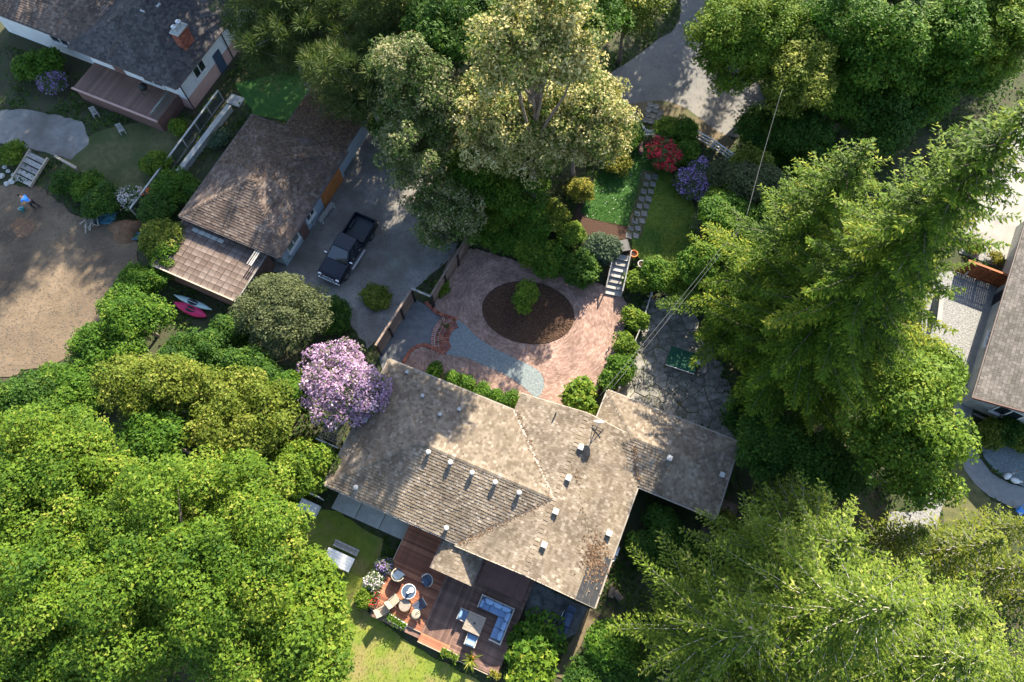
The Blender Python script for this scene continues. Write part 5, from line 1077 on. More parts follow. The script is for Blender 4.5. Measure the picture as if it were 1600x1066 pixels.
# ------------------------------------------------------------------ the dirt lot: steps, timber, person
ws = thing('plank_steps', 'wide weathered plank steps down to the dirt lot', 'steps', P(52, 268, 0), math.radians(-27))
for k in range(5): MB().box((0, .95 - k * .5, .62 - k * .13), (1.75, .42, .08)).build('tread', 'grey_wood', ws); MB().box((0, 1.14 - k * .5, .32 - k * .065), (1.7, .05, .56 - k * .13)).build('riser', 'fence_wood', ws)
for s_ in (-1, 1): MB().bar((s_ * .92, 1.35, .7), (s_ * .92, -1.3, .12), .1, .22).build('stringer', 'pale_wood', ws)
sw_ = thing('sleeper_edge', 'long pale timber sleeper beside the plank steps', 'timber', P(105, 256, 0), math.radians(-30)); MB().box((0, 0, .15), (2.4, .2, .3)).build('beam', 'pale_wood', sw_)
stn = RND; 
for k, (x, y) in enumerate(((8, 262), (14, 268), (22, 274), (28, 281), (20, 284), (12, 288), (4, 276))):
    o = thing('rubble_stone', 'pale rubble stone heaped near the plank steps', 'stone', P(x, y, 0), k * .9, 'rubble stones by the plank steps'); mb = MB(); rr_ = RND.uniform(.16, .3); mb.lathe([(rr_ * .7, 0), (rr_, rr_ * .3), (rr_ * .8, rr_ * .75), (rr_ * .25, rr_ * .9)], n=7); mb.v = [(a * RND.uniform(.8, 1.2), b * RND.uniform(.8, 1.2), c) for a, b, c in mb.v]; mb.build('rock', 'stone', o)
dw = thing('driftwood_pile', 'pile of bleached branches lying on the dirt lot', 'branches', P(146, 346, 0)); rd = random.Random(4)
for k in range(11):
    a = rd.uniform(0, 3.14); L = rd.uniform(.5, 1.0); c = Vector((rd.uniform(-.4, .4), rd.uniform(-.4, .4), .1 + .05 * k * .5)); d = Vector((math.cos(a), math.sin(a), rd.uniform(-.05, .12)))
    MB().tube([c - d * L, c - d * L * .3 + Vector((rd.uniform(-.1, .1), rd.uniform(-.1, .1), .05)), c + d * L * .4, c + d * L + Vector((0, 0, .1))], [.055, .05, .04, .015], 6).build('branch', 'bark_pale', dw, smooth=True)
mo = thing('earth_mound', 'dark mound of dug earth and roots beside the shrubs', 'mound', P(197, 360, 0)); mb = MB(); n = 18; vs = []
for i in range(7):
    for k in range(n): a = 2 * math.pi * k / n; r_ = (1.15 + .2 * math.sin(a * 3) + .1 * math.sin(a * 5)) * (1 - i / 7) ; vs.append((r_ * math.cos(a) * 1.2, r_ * math.sin(a), .75 * math.sin(i / 6 * 1.5) + RND.uniform(-.05, .05) - .03))
mb.add(vs, [(i * n + k, i * n + (k + 1) % n, (i + 1) * n + (k + 1) % n, (i + 1) * n + k) for i in range(6) for k in range(n)] + [tuple(6 * n + k for k in range(n))]); mb.build('heap', 'dug_earth', mo, smooth=True)
tr_ = tag(sheet('dug_hole', [(18, 352), (30, 338), (48, 345), (56, 352), (44, 368), (26, 370)], 0.03, 'dug_earth', smooth=2, jit=.05)[0], kind='structure')
for x, y, w_, l_ in ((166, 342, .8, 'crumpled teal tarpaulin beside the driftwood pile'), (213, 370, .5, 'small teal tarpaulin beside the earth mound')):
    o = thing('tarpaulin', l_, 'tarp', P(x, y, 0)); n = 9; mb = MB(); mb.add([((i / (n - 1) - .5) * 2 * w_, (j / (n - 1) - .5) * 1.4 * w_, .06 + abs(RND.gauss(0, .07))) for i in range(n) for j in range(n)], [(i * n + j, (i + 1) * n + j, (i + 1) * n + j + 1, i * n + j + 1) for i in range(n - 1) for j in range(n - 1)]); mb.build('sheet', 'tarp', o)
tl_ = thing('red_toy', 'bright orange-red plastic sheet by the yard fence', 'sheet', P(228, 304, .05), .4); mb = MB(); n = 7; mb.add([((i / (n - 1) - .5) * .9, (j / (n - 1) - .5) * .6, .3 + abs(RND.gauss(0, .06))) for i in range(n) for j in range(n)], [(i * n + j, (i + 1) * n + j, (i + 1) * n + j + 1, i * n + j + 1) for i in range(n - 1) for j in range(n - 1)]); mb.build('fold', 'terracotta', tl_)
# yard fence beside the white house: pale top rail over mesh, with a low white kerb beam
fa, fb = P(350, 158, 0), P(216, 340, 0); d = fb - fa; L = d.length; yf = thing('yard_fence', 'long grey fence with a pale top rail between the dry yard and workshop', 'fence', fa, math.atan2(d.y, d.x))
MB().box((L / 2, 0, 1.3), (L, .14, .06)).build('top_rail', 'slab_concrete', yf); MB().box((L / 2, 0, .15), (L, .05, .1)).build('bottom_rail', 'grey_wood', yf)
for k in range(8): MB().box((k * L / 7, 0, .64), (.09, .09, 1.28)).build('post', 'grey_wood', yf)
for k in range(int(L / .16)): MB().box((.08 + k * .16, 0, .7), (.03, .02, 1.1)).build('paling', 'navy', yf)
ka, kb = P(362, 172, 0), P(272, 290, 0); d = kb - ka; kw = thing('kerb_wall', 'low pale blue-grey retaining wall along the yard fence', 'wall', ka, math.atan2(d.y, d.x)); Lk = d.length
MB().box((Lk / 2, 0, .28), (Lk, .36, .56)).build('body', 'slab_concrete', kw); MB().box((Lk / 2, 0, .6), (Lk + .06, .46, .07)).build('coping', 'slab_concrete', kw)
sl_ = thing('door_slab', 'square concrete slab outside the white house side door', 'slab', P(368, 158, 0), -.4); MB().box((0, 0, .06), (1.3, 1.0, .12)).build('slab', 'slab_concrete', sl_, bevel=.02)
for x, y, l_ in ((193, 208, 'pale grey garden chair on the dry yard'), (152, 182, 'pale grey folding chair near the deck skirt')):
    o = thing('folding_chair', l_, 'chair', P(x, y, 0), .5); MB().box((0, 0, .42), (.45, .42, .04)).build('seat', 'grey_wood', o); MB().box((0, .22, .66), (.45, .04, .45), rx=-.2).build('backrest', 'grey_wood', o)
    for a in (-1, 1):
        for b in (-1, 1): MB().box((a * .19, b * .17, .2), (.04, .04, .4)).build('leg', 'white_paint', o)
# right-hand garden ornaments
for x, y, rz_, l_ in ((1571, 745, .5, 'white goose ornament standing on the blue gravel'), (1583, 752, -.3, 'white goose ornament lying low on the blue gravel')):
    o = thing('goose_ornament', l_, 'ornament', P(x, y, .03), rz_); n = 10; vs = []
    for i in range(n + 1): u = i / n * 2 - 1; r_ = .2 * max(.02, 1 - u * u) ** .5; vs += [(u * .34, r_ * math.cos(k * .785), .2 + r_ * math.sin(k * .785) + .08 * max(0, -u)) for k in range(8)]
    MB().add(vs, [(i * 8 + k, i * 8 + (k + 1) % 8, (i + 1) * 8 + (k + 1) % 8, (i + 1) * 8 + k) for i in range(n) for k in range(8)]).build('body', 'white_paint', o, smooth=True)
    tall = .62 if rz_ > 0 else .36; MB().tube([(.22, 0, .25), (.33, 0, .4), (.32, 0, tall - .05), (.4, 0, tall)], [.09, .06, .05, .06], 8).build('neck', 'white_paint', o, smooth=True); MB().tube([(.42, 0, tall), (.54, 0, tall - .03)], [.035, .012], 6).build('beak', 'terracotta', o)
bc = thing('garden_chair', 'blue metal garden chair on the edge of the curved path', 'chair', P(1588, 800, .02), .6); MB().box((0, 0, .42), (.48, .46, .04)).build('seat', 'blue_plastic', bc); MB().box((0, .24, .7), (.48, .04, .5), rx=-.2).build('backrest', 'blue_plastic', bc)
for a in (-1, 1):
    for b in (-1, 1): MB().tube([(a * .2, b * .2, .42), (a * .23, b * .23, 0)], .018, 6).build('leg', 'navy', bc)
be = thing('bed_edging', 'pale kerb edging between the gabled house and its shrubs', 'edging', P(1522, 648), -.5); MB().box((1.6, 0, .08), (3.4, .12, .16)).build('kerb', 'concrete', be)
sw2 = tag(MB().prism([HW(9.3, 9.6)[:2], HW(11.2, 9.6)[:2], HW(11.2, 12.6)[:2], HW(9.3, 12.6)[:2]], 0, .03).build('plank_walk', 'verge'), kind='structure')
for k in range(11): o = MB().box((0, 0, 0), (1.5, .24, .05)).build('plank', 'fence_wood', sw2); o.location = HW(10.2, 9.7 + k * .27, .06); o.rotation_euler = (0, 0, HR + RND.uniform(-.02, .02))
lb2 = thing('leaning_board', 'pale board propped against the end wall of the extension', 'board', HW(9.7, 12.2, 0), HR); MB().box((0, 0, .9), (.06, 1.3, 1.8), ry=-.15).build('sheet', 'pale_wood', lb2)
for x, y, l_ in ((955, 926, 'cut log round beside the fir branches'), (965, 931, 'second cut log round leaning on the first')):
    o = thing('log_round', l_, 'log', P(x, y, 0), x * .1); MB().tube([(-.3, 0, .22), (.3, 0, .22)], .21, 14).build('log', 'bark', o); MB().tube([(-.31, 0, .22), (.31, 0, .22)], .17, 14).build('end_grain', 'pale_wood', o)

# ------------------------------------------------------------------ the person on the dirt lot
def skinned(name, pts, edges, radii, m, parent=None, root=0, sub=2):
    me = bpy.data.meshes.new(name); me.from_pydata(pts, edges, []); o = bpy.data.objects.new(name, me); COL.objects.link(o); me.materials.append(MATS[m])
    sk = o.modifiers.new('skin', 'SKIN'); sk.use_smooth_shade = True
    if not me.skin_vertices: 
        bm_ = bmesh.new(); bm_.from_mesh(me); bm_.verts.layers.skin.verify(); bm_.to_mesh(me); bm_.free()
    for i, r_ in enumerate(radii): me.skin_vertices[0].data[i].radius = (r_, r_); me.skin_vertices[0].data[i].use_root = (i == root)
    s_ = o.modifiers.new('sub', 'SUBSURF'); s_.levels = sub; s_.render_levels = sub
    if parent is not None: o.parent = parent
    return o
pp = P(58, 325, 0); per = thing('person', 'person in a blue shirt and dark trousers bending over to dig the dirt lot', 'person', (pp.x, pp.y, 0.01), math.radians(160))
# faces local +X; feet at the origin, bent forward at the hips
V = [(-.05, 0, .92), (.12, 0, 1.1), (.34, 0, 1.24), (.46, 0, 1.3), (.55, 0, 1.36), (.63, 0, 1.4),
     (-.05, .1, .88), (.1, .13, .5), (-.02, .14, .09), (.16, .15, .04), (-.05, -.1, .88), (-.02, -.15, .48), (-.28, -.15, .1), (-.1, -.16, .04),
     (.36, .2, 1.24), (.45, .28, .98), (.62, .16, .84), (.68, .12, .8), (.36, -.2, 1.24), (.42, -.28, .98), (.5, -.16, .72), (.54, -.13, .66)]
Ed = [(0, 1), (1, 2), (2, 3), (3, 4), (4, 5), (0, 6), (6, 7), (7, 8), (8, 9), (0, 10), (10, 11), (11, 12), (12, 13), (2, 14), (14, 15), (15, 16), (16, 17), (2, 18), (18, 19), (19, 20), (20, 21)]
Rd = [.13, .14, .15, .06, .095, .085, .1, .065, .045, .04, .1, .065, .045, .04, .065, .045, .032, .035, .065, .045, .032, .035]
for hi, (hx, hy, hz_) in ((17, V[17]), (21, V[21])):                # five fingers on either hand, closing round the shaft
    for k in range(5):
        b_ = len(V); oy = (-.03 + .02 * k) if k < 4 else -.045; V += [(hx + .035, hy + oy, hz_ - .02), (hx + .06 - .012 * (k == 3), hy + oy, hz_ - .055), (hx + .03, hy + oy, hz_ - .075)]
        Ed += [(hi, b_), (b_, b_ + 1), (b_ + 1, b_ + 2)]; Rd += [.011, .01, .009]
body_p = skinned('body', V, Ed, Rd, 'skin', per)
skinned('shirt', [V[i] for i in (0, 1, 2, 14, 15, 18, 19)], [(0, 1), (1, 2), (2, 3), (3, 4), (2, 5), (5, 6)], [.15, .165, .17, .09, .065, .09, .065], 'blue_shirt', per)
skinned('trousers', [V[i] for i in (0, 6, 7, 8, 10, 11, 12)], [(0, 1), (1, 2), (2, 3), (0, 4), (4, 5), (5, 6)], [.155, .125, .085, .065, .125, .085, .065], 'dark_cloth', per)
hr_ = MB(); hr_.lathe([(.105, -.02), (.108, .03), (.085, .08), (.03, .105)], (0, 0, 0), 14); hh = hr_.build('hair', 'hair', per, smooth=True); hh.location = (.6, 0, 1.44); hh.rotation_euler = (0, .6, 0)
for s_ in (-1, 1): MB().lathe([(.012, 0), (.014, .01), (.004, .016)], n=8).build('eye', 'black_paint', per).location = (.71, s_ * .035, 1.375); MB().box((0, 0, 0), (.28, .1, .08)).build('shoe', 'black_paint', per, bevel=.03).location = (.1 if s_ > 0 else -.18, s_ * .15, .04)
MB().add([(.7, -.012, 1.36), (.7, .012, 1.36), (.735, 0, 1.325), (.7, 0, 1.31)], [(0, 1, 2), (0, 2, 3), (1, 3, 2)]).build('nose', 'skin', per); MB().box((.69, 0, 1.29), (.01, .04, .01)).build('mouth', 'terracotta', per)
sv_ = thing('shovel', 'long-handled shovel held by the person on the dirt lot', 'shovel', (pp.x, pp.y, 0.01), math.radians(160)); MB().tube([(.5, -.16, 1.15), (.7, .1, .8), (1.0, .5, .25)], .018, 8).build('shaft', 'pale_wood', sv_); MB().box((1.08, .6, .14), (.2, .04, .28), rz=.9, ry=.4).build('blade', 'galv', sv_, bevel=.01)
bu = thing('bucket', 'turquoise bucket on the dirt beside the digging person', 'bucket', P(37, 329, 0)); MB().lathe([(.13, 0), (.17, .32), (.185, .33), (.16, .32), (.12, .04)], n=18).build('pail', 'teal_plastic', bu, smooth=True); MB().tube([(.17 * math.cos(a), 0, .32 + .14 * math.sin(a)) for a in np.linspace(0, math.pi, 9)], .01, 5).build('handle', 'galv', bu)
# ------------------------------------------------------------------ trees
BLF = broadleaf
# the big maple mass at the lower left
BLF('maple_tree', 'huge bright green maple beside the sunny lawn and white-topped table', 'tree', 268, 926, 9.0, 258, 202, 5.0, 'leaf_maple', 1.05, .165, .95, 11, amp=.32, fill=.8)
BLF('maple_tree', 'bright green maple reaching towards the dirt lot', 'tree', 75, 745, 8.5, 165, 125, 4.6, 'leaf_maple', 1.05, .165, .95, 12, amp=.32, fill=.8)
BLF('maple_tree', 'bright green maple behind the huge maple, farthest from the houses', 'tree', 60, 985, 9.0, 175, 150, 5.0, 'leaf_maple', 1.05, .165, .95, 13, amp=.3, fill=.75)
BLF('maple_tree', 'smaller bright maple between the huge maple and sunny lawn', 'tree', 478, 985, 6.0, 78, 110, 3.6, 'leaf_bright', 1.05, .2, 1.0, 14)
BLF('fruit_tree', 'olive-leaved fruit tree between the maples and the dirt lot', 'tree', 243, 612, 4.6, 88, 62, 2.6, 'leaf_olive', .75, .17, .9, 15, amp=.2)
BLF('fruit_tree', 'olive-leaved fruit tree next to the pink blossom tree', 'tree', 372, 652, 4.4, 92, 70, 2.6, 'leaf_olive', .75, .17, .9, 16, amp=.22)
BLF('garden_tree', 'mid green tree in the gap between the maples and olive fruit trees', 'tree', 248, 682, 4.6, 60, 50, 2.6, 'leaf_mid', .7, .17, 1.0, 24, amp=.25)
BLF('small_tree', 'round bright green small tree beside the bungalow walk', 'tree', 468, 733, 3.0, 50, 48, 2.1, 'leaf_bright', .55, .17, 1.0, 17)
BLF('blossom_tree', 'pink blossom tree at the corner of the bungalow', 'tree', 533, 600, 4.0, 72, 68, 2.3, 'blossom_pink', .5, .15, .7, 18, amp=.3, fill=.8, low=-.7)
BLF('grey_leaf_tree', 'grey-green airy tree in front of the parked pickup', 'tree', 436, 488, 3.6, 76, 66, 2.2, 'leaf_grey', .6, .14, .8, 19, amp=.22)
# dark green trees and shrubs from the terrace down to the maples
for i, (x, y, z, r, m_, l_) in enumerate((
    (212, 498, 3.2, 58, 'leaf_mid', 'mid green tree at the edge of the dirt lot below the terrace'), (175, 548, 3.0, 58, 'leaf_mid', 'mid green tree between the dirt lot and olive fruit tree'),
    (300, 560, 3.4, 56, 'leaf_dark', 'dark green tree behind the olive fruit trees'), (385, 575, 3.4, 62, 'leaf_dark', 'dark green tree near the pink blossom tree'),
    (120, 610, 3.2, 62, 'leaf_mid', 'mid green tree spreading over the corner of the dirt lot'), (455, 620, 3.0, 40, 'leaf_mid', 'small mid green tree under the pink blossoms'),
    (40, 640, 3.5, 60, 'leaf_dark', 'dark green tree at the dirt lot edge by the maples'), (366, 520, 2.2, 38, 'leaf_dark', 'dark shrub-like tree below the pink kayak'))):
    BLF('garden_tree', l_, 'tree', x, y, z, r, r * .82, z * .6, m_, .65, .17, 1.0, 30 + i, amp=.22)
for i, (x, y, z, r, m_, l_) in enumerate((
    (252, 378, 1.6, 38, 'leaf_olive', 'yellow-flowered shrub at the corner of the workshop'), (262, 405, 1.4, 34, 'leaf_mid', 'green shrub leaning on the tiled terrace'), (238, 440, 1.5, 30, 'leaf_mid', 'green shrub between the terrace and the dirt lot'),
    (205, 440, 1.2, 30, 'leaf_mid', 'low green shrub on the dirt lot edge'), (130, 292, 1.0, 30, 'leaf_mid', 'green shrub beside the plank steps'), (160, 312, 1.2, 32, 'leaf_dark', 'dark green shrub in the hedge above the driftwood'),
    (105, 285, .9, 24, 'leaf_dark', 'dark green shrub nearest the plank steps'), (270, 290, 1.3, 34, 'leaf_mid', 'leafy shrub between the yard fence and the workshop'), (245, 325, 1.3, 30, 'leaf_dark', 'dark shrub at the low end of the yard fence'),
    (250, 255, 1.0, 26, 'leaf_bright', 'light green shrub on the yard side of the fence'), (278, 200, .8, 16, 'leaf_bright', 'small light green bush under the raised deck corner'), (15, 240, .8, 22, 'leaf_bright', 'strappy bright bush beside the plank steps'),
    (60, 100, 1.2, 36, 'leaf_mid', 'green bush in the front yard of the white house'), (345, 215, .7, 18, 'leaf_blue', 'silvery plant along the low retaining wall'), (310, 300, 1.0, 22, 'leaf_dark', 'dark shrub against the workshop wall'),
    (290, 400, .9, 18, 'leaf_dark', 'dark shrub tucked under the workshop eave'), (395, 440, .9, 20, 'leaf_olive', 'yellowish shrub below the terrace railing'), (583, 462, .35, 26, 'leaf_olive', 'low weedy plant on the driveway near the plank fence'), (515, 500, .9, 34, 'leaf_dark', 'dark grass-like shrub in front of the pickup'))):
    shrub(l_, x, y, z, r, m_, 60 + i, leaf=.15)
shrub('white and pink flowering shrub beside the yard fence foot', 203, 312, .9, 20, 'blossom_white', 80, leaf=.12); shrub('lilac flowering shrub in front of the white house', 80, 130, .8, 22, 'blossom_purple', 81, leaf=.12)
# the pine behind the workshop
BLF('pine_tree', 'tall grey-green pine between the white house and the workshop', 'tree', 448, 48, 7.5, 95, 88, 6.0, 'needle_pine', .75, .42, .6, 101, bark='bark_grey', puff=True, aspect=.12, amp=.25, low=-.75)
BLF('pine_tree', 'broad grey-green pine overhanging the workshop roof', 'tree', 572, 112, 7.5, 92, 84, 5.5, 'needle_pine', .7, .42, .6, 102, bark='bark_grey', puff=True, aspect=.12, amp=.25, low=-.75)
BLF('pine_tree', 'grey-green pine beside the lane trees', 'tree', 620, 30, 9.0, 88, 76, 5.5, 'needle_pine', .75, .42, .6, 103, bark='bark_grey', puff=True, aspect=.12, amp=.25, low=-.75)
# the cream-flowered tree over the driveway
BLF('flowering_tree', 'tallest tree covered in pale cream blossom behind the shaded lawn', 'tree', 840, 82, 16.6, 100, 88, 5.0, 'blossom_cream', .75, .19, .75, 104, amp=.3, low=-.7, fill=.85)
BLF('flowering_tree', 'cream-blossomed tree standing close under the tallest blossom tree', 'tree', 838, 190, 9.0, 70, 78, 5.0, 'blossom_cream', .7, .18, .75, 115, amp=.3, low=-.8, fill=.85)
BLF('flowering_tree', 'cream-blossomed tree overhanging the shaded lawn', 'tree', 905, 190, 8.5, 82, 86, 5.0, 'blossom_cream', .7, .18, .75, 108, amp=.3, low=-.7, fill=.85)
BLF('flowering_tree', 'tree of cream blossom in shaded colours overhanging the driveway', 'tree', 668, 150, 9.0, 88, 80, 5.5, 'blossom_shaded', .7, .18, .75, 105, amp=.3, low=-.8, fill=.5)
BLF('flowering_tree', 'tree of cream blossom in shaded colours leaning over the gravel of the driveway', 'tree', 655, 240, 6.5, 70, 72, 4.8, 'blossom_shaded', .65, .17, .75, 109, amp=.3, low=-.8, fill=.5)
BLF('flowering_tree', 'lower tree of cream blossom in shaded colours at the head of the plank fence', 'tree', 692, 325, 4.2, 56, 80, 3.4, 'blossom_shaded', .6, .16, .75, 106, amp=.3, low=-.8, fill=.5)
BLF('flowering_tree', 'cream-flowered tree between the tallest blossom tree and driveway', 'tree', 770, 195, 8.5, 72, 82, 5.5, 'blossom_cream', .7, .18, .75, 107, amp=.3, low=-.8, fill=.85)
for i, (x, y, z, rx, ry, m_, l_) in enumerate((
    (700, 55, 10.0, 75, 75, 'leaf_dark', 'dark green tree behind the shade-coloured blossom trees'), (790, 20, 10, 80, 70, 'leaf_dark', 'dark green tree behind the cream-blossom tree'), (900, 25, 9, 80, 70, 'leaf_mid', 'green tree where the lane leaves the garden'),
    (985, -5, 8, 60, 60, 'leaf_olive', 'yellow-green tree beside the lane bend'), (800, 300, 3.6, 60, 56, 'leaf_mid', 'green bushy tree between the patio hedge and shaded lawn'), (745, 275, 4.2, 50, 52, 'leaf_mid', 'green bushy tree under the shade-coloured blossom'))):
    BLF('garden_tree', l_, 'tree', x, y, z, rx, ry, z * .42, m_, .8, .19, .9, 110 + i, amp=.3, fill=.6)
# trees across the lane
BLF('fir_like_tree', 'fine-leaved bright green tree overhanging the lane', 'tree', 1160, 62, 7.5, 84, 84, 5.0, 'leaf_bright', .7, .16, .95, 121, amp=.3, off=(6.5, 3.0))
BLF('birch_tree', 'light yellow-green airy tree across the lane', 'tree', 1243, 120, 8.5, 52, 72, 3.6, 'leaf_olive', .65, .17, .75, 122, bark='bark_pale', amp=.25, off=(4.0, 2.0))
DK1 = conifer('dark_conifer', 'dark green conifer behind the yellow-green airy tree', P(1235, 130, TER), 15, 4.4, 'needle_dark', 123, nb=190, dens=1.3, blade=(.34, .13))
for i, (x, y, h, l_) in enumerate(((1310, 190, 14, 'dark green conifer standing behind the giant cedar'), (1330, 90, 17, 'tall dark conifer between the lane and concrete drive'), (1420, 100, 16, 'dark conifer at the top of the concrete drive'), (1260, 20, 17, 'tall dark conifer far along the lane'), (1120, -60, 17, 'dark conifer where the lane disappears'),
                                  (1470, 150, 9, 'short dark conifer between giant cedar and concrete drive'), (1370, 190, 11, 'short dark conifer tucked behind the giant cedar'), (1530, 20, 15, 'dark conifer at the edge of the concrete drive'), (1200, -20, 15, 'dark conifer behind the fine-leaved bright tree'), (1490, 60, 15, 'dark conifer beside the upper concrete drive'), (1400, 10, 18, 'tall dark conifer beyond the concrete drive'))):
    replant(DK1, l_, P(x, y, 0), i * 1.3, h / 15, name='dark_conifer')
for i, (x, y, z, r, m_, l_) in enumerate(((1185, 200, 2.2, 48, 'leaf_dark', 'dark shrub-like tree at the end of the lane'), (1250, 215, 3.0, 56, 'leaf_dark', 'dark bushy tree behind the service cables'), (1140, 330, 2.6, 50, 'leaf_mid', 'green bushy tree below the white three-rail fence'),
    (1185, 290, 2.8, 46, 'leaf_grey', 'grey-green bushy tree beside the utility pole'), (1100, 410, 2.4, 42, 'leaf_mid', 'green bushy tree where the lawn meets the giant cedar'), (1170, 260, 2.2, 34, 'leaf_olive', 'yellow-green bush under the service cables'), (1215, 330, 3.2, 50, 'leaf_dark', 'dark bushy tree in the shade of the giant cedar'))):
    BLF('garden_tree', l_, 'tree', x, y, z + TER, r, r * .85, z * .62, m_, .6, .17, .95, 130 + i, amp=.22)
for i, (x, y, z, r, m_, l_) in enumerate(((1300, 55, 9.0, 70, 'leaf_mid', 'mid green broadleaf tree across the lane behind the airy tree'), (1385, 70, 9.5, 72, 'leaf_mid', 'sunlit green broadleaf tree above the giant cedar'), (1475, 55, 9.0, 72, 'leaf_mid', 'green broadleaf tree at the head of the concrete drive'), (1560, 45, 9.0, 70, 'leaf_bright', 'light green broadleaf tree beside the concrete drive'), (1310, 150, 5.5, 58, 'leaf_mid', 'green understorey tree behind the giant cedar'), (1375, 190, 5.0, 56, 'leaf_dark', 'dark green understorey tree close behind the giant cedar'), (1440, 140, 5.5, 58, 'leaf_mid', 'green understorey tree at the flank of the giant cedar'), (1520, 105, 5.5, 58, 'leaf_mid', 'green understorey tree bordering the concrete drive'), (1270, 130, 5.0, 50, 'leaf_mid', 'green understorey tree below the airy yellow-green one'))):
    BLF('broadleaf_tree', l_, 'tree', x, y, z, r, r * .9, z * .45, m_, .85, .2, .9, 180 + i, amp=.3, low=-.7)
# the giant cedar and its neighbours
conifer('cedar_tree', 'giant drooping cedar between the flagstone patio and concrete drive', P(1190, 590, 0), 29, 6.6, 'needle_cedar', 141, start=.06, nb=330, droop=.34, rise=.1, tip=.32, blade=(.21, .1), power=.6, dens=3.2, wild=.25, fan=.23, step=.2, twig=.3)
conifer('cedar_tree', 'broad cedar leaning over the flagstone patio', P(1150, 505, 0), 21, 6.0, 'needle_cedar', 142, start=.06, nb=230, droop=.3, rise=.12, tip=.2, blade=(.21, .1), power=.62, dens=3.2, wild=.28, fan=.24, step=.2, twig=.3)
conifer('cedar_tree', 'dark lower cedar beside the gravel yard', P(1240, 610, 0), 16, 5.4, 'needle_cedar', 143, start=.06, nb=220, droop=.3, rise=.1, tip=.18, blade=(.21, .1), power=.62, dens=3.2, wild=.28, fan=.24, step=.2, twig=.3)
BLF('maple_tree', 'sunlit light green maple beside the gabled house', 'tree', 1405, 680, 7.5, 92, 112, 4.2, 'leaf_bright', .85, .21, 1.0, 144, amp=.2)
BLF('maple_tree', 'light green maple below the gravel yard wall', 'tree', 1450, 580, 5.5, 48, 48, 2.6, 'leaf_bright', .7, .19, 1.0, 145)
BLF('garden_tree', 'dark green tree between the extension and the sunlit maple', 'tree', 1215, 690, 3.6, 62, 60, 2.4, 'leaf_dark', .7, .18, 1.0, 146)
BLF('garden_tree', 'dark green tree under the edge of the giant cedar', 'tree', 1295, 725, 3.6, 60, 50, 2.2, 'leaf_dark', .7, .18, 1.0, 147)
# firs at the lower right
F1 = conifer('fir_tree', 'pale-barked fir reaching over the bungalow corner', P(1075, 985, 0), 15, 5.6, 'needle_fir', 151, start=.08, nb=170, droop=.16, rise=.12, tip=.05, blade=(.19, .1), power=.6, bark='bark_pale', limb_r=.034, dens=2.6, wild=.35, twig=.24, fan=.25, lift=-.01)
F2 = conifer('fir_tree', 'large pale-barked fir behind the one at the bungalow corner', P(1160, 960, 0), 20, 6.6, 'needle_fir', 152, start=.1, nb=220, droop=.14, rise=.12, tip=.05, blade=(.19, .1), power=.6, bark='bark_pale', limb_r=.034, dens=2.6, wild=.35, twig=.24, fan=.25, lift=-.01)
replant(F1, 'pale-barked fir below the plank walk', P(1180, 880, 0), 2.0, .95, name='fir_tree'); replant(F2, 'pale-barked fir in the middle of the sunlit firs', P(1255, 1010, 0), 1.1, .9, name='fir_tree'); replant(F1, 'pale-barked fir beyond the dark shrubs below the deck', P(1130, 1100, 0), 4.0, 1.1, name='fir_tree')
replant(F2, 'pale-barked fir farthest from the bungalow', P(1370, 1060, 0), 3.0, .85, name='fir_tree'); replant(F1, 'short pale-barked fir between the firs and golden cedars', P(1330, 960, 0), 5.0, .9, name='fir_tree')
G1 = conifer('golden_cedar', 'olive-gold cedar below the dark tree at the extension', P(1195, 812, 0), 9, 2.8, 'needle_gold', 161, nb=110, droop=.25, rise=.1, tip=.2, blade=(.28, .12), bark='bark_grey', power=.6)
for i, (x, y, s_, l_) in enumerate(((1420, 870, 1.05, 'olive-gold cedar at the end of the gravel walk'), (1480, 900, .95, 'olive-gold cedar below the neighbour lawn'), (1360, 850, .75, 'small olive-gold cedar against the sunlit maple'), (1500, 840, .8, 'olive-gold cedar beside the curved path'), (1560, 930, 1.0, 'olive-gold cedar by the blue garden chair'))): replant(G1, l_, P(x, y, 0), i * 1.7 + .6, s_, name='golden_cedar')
# unseen trees added beyond the view to shade the lot, roofs and lane
for i, (x, y, s_, l_) in enumerate(((4, 60, 1.3, 'dark conifer added out of view across the lane for its shade, behind the cream-blossom tree'), 
    (-22, 60, 2.15, 'dark conifer added out of view behind the white house for its shade'), (-13, 58, 2.15, 'tall dark conifer added out of view between white house and pines for its shade'), (-30, 60, 2.1, 'dark conifer added out of view past the white house wing for its shade'))):
    replant(DK1, l_, Vector((x, y, 0)), i * .9, s_, name='dark_conifer')

for i, (x, y, z, r, l_) in enumerate(((-9, 56, 17, 6.0, 'tall airy broadleaf tree added out of view behind the pines for dappled shade'), (-18, 57, 19, 6.5, 'tall airy broadleaf tree added out of view behind the white house chimney for dappled shade'), (-27, 58, 19, 6.5, 'tall airy broadleaf tree added out of view past the white house ridge for dappled shade'), (-36, 60, 19, 6.5, 'tall airy broadleaf tree added out of view behind the white house wing for dappled shade'), (18, 58, 14, 5.0, 'airy broadleaf tree added out of view beside the lane for dappled shade'))):
    BLF('unseen_shade_tree', l_, 'tree', 0, 0, z, r, r, 6.5, 'leaf_dark', 1.5, .34, .55, 170 + i, amp=.3, metric=True, raw=(x, y, z), low=-.8, tr=.3, fill=.55)

